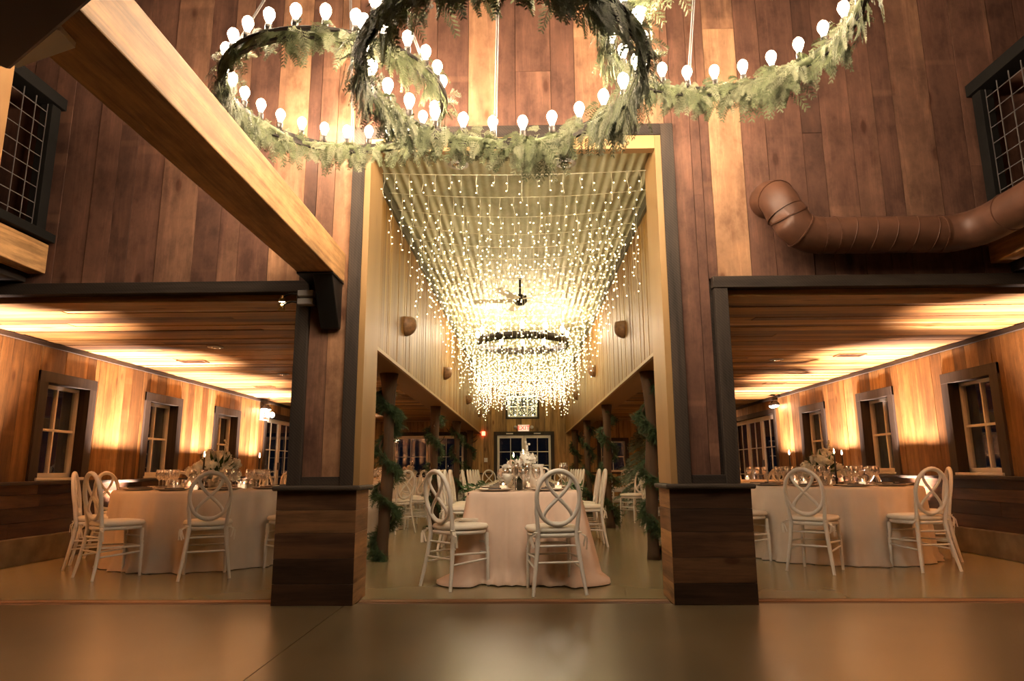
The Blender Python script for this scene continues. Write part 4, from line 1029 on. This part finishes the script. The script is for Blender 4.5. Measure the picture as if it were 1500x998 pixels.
def arrangement(x, y, z, R, H, lbl, seed, vase=True, pet=None, nb=22):
    rr = random.Random(seed); root = empty('flower_arrangement', (x, y, z)); tag(root, lbl, 'flowers', 'flower arrangements on the tables')
    MB().lathe([(0, 0), (.05, 0), (.065, .03), (.07, .09), (.06, .10), (.055, .09), (0, .09)], (0, 0, 0), 20).build('vase', M_cream, root)
    lf = MB()
    for i in range(60):
        a = rr.uniform(0, 2*pi); e = rr.uniform(-.1, 1.2); d = Vector((cos(a)*cos(e), sin(a)*cos(e), sin(e)*H/R)); p = Vector((0, 0, .10))+d*R*.45; t = Vector((0, 0, .10))+d*R*rr.uniform(.9, 1.2)
        s = d.cross(Vector((0, 0, 1))).normalized()*.022 if abs(d.z) < .99 else Vector((.02, 0, 0)); m_ = (p+t)/2
        lf._add([p, m_+s, t, m_-s], [(0, 1, 2, 3)])
    lf.build('leaves', M_leaf, root)
    for i in range(nb):
        a = rr.uniform(0, 2*pi); e = math.asin(rr.uniform(.05, 1)); k = rr.uniform(.72, .98)
        b = MB(); bloom(b, (R*k*cos(a)*cos(e), R*k*sin(a)*cos(e), .09+H*k*sin(e)), rr.uniform(.055, .082)); b.build('bloom', M_flow2 if rr.random() < (.25 if pet else .0) else M_petal, root)
    tip = MB()
    for i in range(5): tip.blob((R*.35+.01*i*rr.uniform(-1, 1), 0, H+.13+i*.02), .014, 0)
    tip.tube([(0.0, 0, .1), (R*.3, 0, H+.1), (R*.35, 0, H+.2)], .003, 4); tip.build('tall_sprig', M_petal, root)
def dress_round(c, R, side, full=True):
    s = 'left' if side < 0 else 'right'; h = .744; n = 10; off = radians(14)
    for k in range(n):
        a = off+2*pi*k/n; rr_ = R-.20
        x, y = c[0]+rr_*cos(a), c[1]+rr_*sin(a)
        fam(place('charger', x, y, h), 'round bronze charger plate on the %s round table' % s, 'plate', 'chargers on the %s round table' % s)
        fam(place('napkin', x+.02, y, h+.009+.006, a+pi/2), 'dark folded napkin on a charger, %s round table' % s, 'napkin', 'napkins on the %s round table' % s)
        for j, (dr, da, kd) in enumerate(((.43, .12, 'wine'), (.47, .30, 'wine'), (.55, .2, 'tumbler'))):
            r2 = R-dr; aa = a+da
            fam(place(kd, c[0]+r2*cos(aa), c[1]+r2*sin(aa), h), ('clear stemmed wine glass' if kd == 'wine' else 'clear water tumbler')+' on the %s round table' % s, 'glass', 'glasses on the %s round table' % s)
    for k in range(5):
        a = 1.1+2*pi*k/5; fam(place('votive', c[0]+.36*cos(a)*(1 if k != 3 else 1.6), c[1]+.36*sin(a)*(1 if k != 3 else 1.75), h), 'small lit votive candle on the %s round table' % s, 'candle', 'votives on the %s round table' % s)
round_cloth(TL[0], TL[1], .97, 3, M_cloth); o = COL.objects['tablecloth']; tag(o, 'sand linen cloth draped to the floor over the left round table', 'tablecloth', 'cloths on the round tables')
o = round_cloth(TR[0], TR[1], .93, 8, M_cloth); tag(o, 'sand linen cloth draped to the floor over the right round table', 'tablecloth', 'cloths on the round tables')
table_under(TL[0], TL[1], .95, 'left round dining table hidden under sand linen'); table_under(TR[0], TR[1], .91, 'right round dining table hidden under sand linen')
dress_round(TL, .97, -1); dress_round(TR, .93, 1)
arrangement(-3.40, 7.45, .744, .27, .31, 'big dome of white roses on the left round table', 5, nb=44)
arrangement(3.32, 7.70, .744, .24, .27, 'loose white rose arrangement on the right round table', 6, nb=26)
for x, y in ((-3.33, 7.02), (-3.65, 7.75), (-2.98, 7.6)): fam(place('taper', x, y, .744, 0), 'lit black taper candle on the left round table', 'candle', 'taper candles on the tables')
for x, y in ((3.28, 7.30), (2.98, 7.75), (3.66, 7.95)): fam(place('taper', x, y, .744, 0), 'lit black taper candle on the right round table', 'candle', 'taper candles on the tables')

# the long banquet: four cloth-covered tables end to end
BX0, BX1 = -.50, .47; by = 5.86
for k, (a, b) in enumerate(((5.86, 8.5), (8.51, 11.2), (11.21, 13.9), (13.91, 16.6))):
    o = rect_cloth(BX0, BX1, a, b, 2.3+k, M_blush, front=k == 0, rear=k == 3); w_ = ('nearest section', 'second section back', 'third section back', 'farthest section')[k]
    tag(o, 'blush linen cloth pooling on the floor, banquet table '+w_, 'tablecloth', 'cloths on the banquet table')
    r = empty('banquet_table', ((BX0+BX1)/2, (a+b)/2, 0)); tag(r, 'long table under blush linen in the aisle, '+w_, 'table', 'banquet tables in the aisle')
    MB().box(BX0+.01+.015, BX1-.01+.015, -(b-a)/2+.01, (b-a)/2-.01, .715, .737).build('tabletop', M_base, r)
    for sx in (-.35, .35):
        for sy in (-.9, .9): MB().tube([(sx, sy, 0), (sx, sy, .715)], .016, 6).build('leg', M_iron, r)
cx0 = (BX0+BX1)/2; GB = 'on the banquet table'
yy = [6.12]+[8.35+.68*k for k in range(11)]
def tb(kind, x, y, z, text, cat, rz=0): fam(place(kind, x, y, z, rz), text, cat, text+'s')
for x, y in [(-.27, 6.06), (.19, 6.06)]+[(s*.30+cx0, 7.0+k*.68) for k in range(13) for s in (-1, 1)]:
    tb('charger', x, y, .744, 'round bronze charger plate on the banquet table', 'plate')
for x, y in [(-.27, 6.06), (.19, 6.06)]+[(s*.30+cx0, 7.0+k*.68) for k in range(7) for s in (-1, 1)]:
    tb('napkin', x, y, .759, 'dark napkin folded on a banquet table charger', 'napkin', RND.uniform(-.2, .2))
for x, y in [(-.08, 6.05), (-.02, 6.12), (.02, 6.4), (-.14, 6.45), (.34, 6.4), (.10, 6.3), (.36, 6.2)]+[(s*.15+cx0+RND.uniform(-.03, .03), 6.8+k*.34) for k in range(16) for s in (-1, 1)]:
    tb('wine' if RND.random() < .7 else 'flute', x, y, .744, 'clear stemmed glass on the banquet table', 'glass')
for x, y in ((-.20, 6.22), (.30, 6.28), (.02, 7.3), (-.1, 8.1), (.12, 9.0), (-.1, 10), (.1, 11)): tb('votive', x, y, .744, 'lit votive candle on the banquet table', 'candle')
for x, y in ((-.02, 7.05), (-.14, 8.2), (.10, 9.6), (0, 11.4)): tb('taper', x, y, .744, 'lit black taper candle on the banquet table', 'candle')
arrangement(-.05, 6.95, .744, .20, .25, 'blush and cream rose arrangement at the near end of banquet table', 9, pet=1, nb=22)
arrangement(.02, 9.2, .744, .16, .13, 'second rose arrangement back on the banquet table', 10, pet=1, nb=14)
arrangement(-.02, 11.9, .744, .16, .13, 'farthest rose arrangement on the banquet table', 12, pet=1, nb=14)
r = empty('pitcher', (.12, 6.62, .744)); tag(r, 'tall cream water pitcher near the banquet table flowers', 'pitcher')
MB().lathe([(0, 0), (.055, 0), (.075, .04), (.078, .11), (.055, .17), (.052, .21), (.062, .235), (.058, .235), (.048, .21), (.05, .17), (0, .02)], (0, 0, 0), 24).build('body', M_cream, r)
MB().tube(bend((.05, 0, .20), (.15, 0, .20), (.072, 0, .08), 8), .008, 6).build('handle', M_cream, r)
r = empty('wine_bottle', (-.06, 6.28, .744)); tag(r, 'dark wine bottle beside the near candle of the banquet table', 'bottle')
MB().lathe([(0, 0), (.036, 0), (.037, .12), (.03, .145), (.013, .17), (.013, .21), (0, .21)], (0, 0, 0), 20).build('body', M_bottle, r)
r = empty('goblet', (-.16, 6.16, .744)); tag(r, 'pale footed goblet standing beside the banquet candle', 'goblet')
MB().lathe([(.0, .0), (.03, .001), (.005, .01), (.005, .06), (.03, .08), (.045, .12), (.043, .15), (.04, .15), (.03, .09), (0, .07)], (0, 0, 0), 18).build('bowl', M_cream, r)
# greenery runners spilling over both long edges
for s, x in ((-1, BX0), (1, BX1)):
    g = MB(); root = empty('greenery_runner', (x, 6.6, .76)); tag(root, 'green leafy runner spilling over the %s edge of banquet table' % ('left' if s < 0 else 'right'), 'greenery', 'leafy runners on the banquet table')
    for i in range(130):
        t = RND.random(); y_ = -.35+t*2.6; dr = RND.random()**2*.18*(1 if t < .35 else .4); p = Vector((s*(.03+RND.uniform(-.08, .03)), y_, .01-dr)); d = Vector((s*RND.uniform(-.2, 1), RND.uniform(-1, 1), RND.uniform(-.9, .5))).normalized()
        e = p+d*RND.uniform(.06, .1); q_ = d.orthogonal().normalized()*.012; m_ = (p+e)/2; g._add([p, m_+q_, e, m_-q_], [(0, 1, 2, 3)])
    g.build('leaves', M_leaf, root); MB().tube([(0, -.35, -.05), (-s*.03, 0, .005), (-s*.06, .9, .008), (-s*.03, 2.2, .005)], .005, 5).build('stem', M_leaf, root)
# papers on the corner chair
r = empty('stacked_papers', (-.50, 5.80, .503)); tag(r, 'small stack of folded cards on the corner chair cushion', 'cards')
for k in range(4): MB().obox((RND.uniform(-.01, .01), RND.uniform(-.01, .01), .004+k*.007), (.085*cos(.2+k*.15), .085*sin(.2+k*.15), 0), (-.05*sin(.2+k*.15), .05*cos(.2+k*.15), 0), (0, 0, .003)).build('card', M_paper, r)

# ------------------------------------------------------------------ background tables in the wings
def far_table(cx, cy, R, s, idx, n=10):
    nm = '%s round table of the %s wing' % (('second', 'third', 'fourth')[idx], s)
    o = round_cloth(cx, cy, R, idx*3+1.7, M_cloth); tag(o, 'sand cloth on the '+nm, 'tablecloth', 'cloths on the round tables')
    table_under(cx, cy, R-.02, nm+', under its sand cloth')
    for k in range(n):
        a = 2*pi*(k+.37*idx)/n; x, y = cx+(R+.29)*cos(a), cy+(R+.29)*sin(a)
        put_chair(x, y, a+pi/2, famtext='white infinity-back chair at the '+nm, group='chairs at the '+nm, near_=False)
    arrangement(cx, cy, .744, .2, .2, 'white flowers on the '+nm, idx*7+2, nb=12)
    for k in range(8):
        a = 2*pi*k/8+.3; fam(place('wine', cx+(R-.35)*cos(a), cy+(R-.35)*sin(a), .744), 'clear wine glass on the '+nm, 'glass', 'glasses on the '+nm)
    for k in range(2): fam(place('votive', cx+.33*cos(k*2.5+4), cy+.33*sin(k*2.5+4), .744), 'lit votive on the '+nm, 'candle', 'votives on the '+nm)
for i, (x, y) in enumerate(((-2.95, 11.2), (-3.0, 14.4), (-3.0, 17.5))): far_table(x, y, .9, 'left', i)
for i, (x, y) in enumerate(((3.3, 11.2), (3.3, 16.2))): far_table(x, y, .9, 'right', i)
far0.location = (1.95, 12.45, 0); far0.rotation_euler = (0, 0, 2.2); tag(far0, 'white infinity-back chair standing alone between right trunk posts and the fir tree', 'chair')

# night outside: shrubs under the first windows and a ground
o = MB().box(-30, XL-.25, -2, 40, -.3, -.1).build('ground', M_leaf); struct(o); o = MB().box(XR+.25, 30, -2, 40, -.3, -.1).build('ground', M_leaf); struct(o)
o = MB().box(XL-.25, XR+.25, YE+.25, 40, -.3, -.1).build('ground', M_leaf); struct(o)
for i, (x, y) in enumerate(((XL-1.0, 7.6), (XL-1.0, 9.8), (XR+1.0, 7.7), (XR+1.0, 9.8))):
    root = empty('shrub', (x, y, -.1)); fam(root, 'dim leafy shrub outside the %s wing windows' % ('left' if x < 0 else 'right'), 'shrub', 'shrubs outside the windows')
    MB().tube([(0, 0, 0), (0, 0, .8)], .02, 5).build('stem', M_bark, root); g = MB()
    for k in range(260):
        v = Vector((RND.gauss(0, 1), RND.gauss(0, 1), RND.gauss(0, 1))).normalized(); p = Vector((0, 0, .75))+v*RND.uniform(.15, .42); d = (v+Vector((RND.uniform(-.5, .5), RND.uniform(-.5, .5), .3))).normalized()*.09; s_ = d.orthogonal().normalized()*.018
        g._add([p, p+d*.5+s_, p+d, p+d*.5-s_], [(0, 1, 2, 3)])
    g.build('foliage', M_leaf, root)
finish_fams()
for o in PROTO.values():
    if '_used' in o: pass
for o in bpy.data.objects:
    if '_used' in o.keys(): del o['_used']

# ------------------------------------------------------------------ world, view
wd = bpy.data.worlds.new('world'); SC.world = wd; wd.use_nodes = True
bg = wd.node_tree.nodes['Background']; bg.inputs[0].default_value = (.25, .35, .6, 1); bg.inputs[1].default_value = .0025
SC.view_settings.view_transform = 'Standard'; SC.view_settings.look = 'None'; SC.view_settings.gamma = 1; SC.view_settings.exposure = 1.82
SC.view_settings.use_curve_mapping = False
cy = SC.cycles; cy.max_bounces = 7; cy.diffuse_bounces = 4; cy.glossy_bounces = 3; cy.transparent_max_bounces = 16; cy.transmission_bounces = 4
cy.sample_clamp_indirect = 3; cy.caustics_reflective = False; cy.caustics_refractive = False; cy.use_denoising = True; cy.use_light_tree = True; cy.use_adaptive_sampling = True; cy.adaptive_threshold = .02
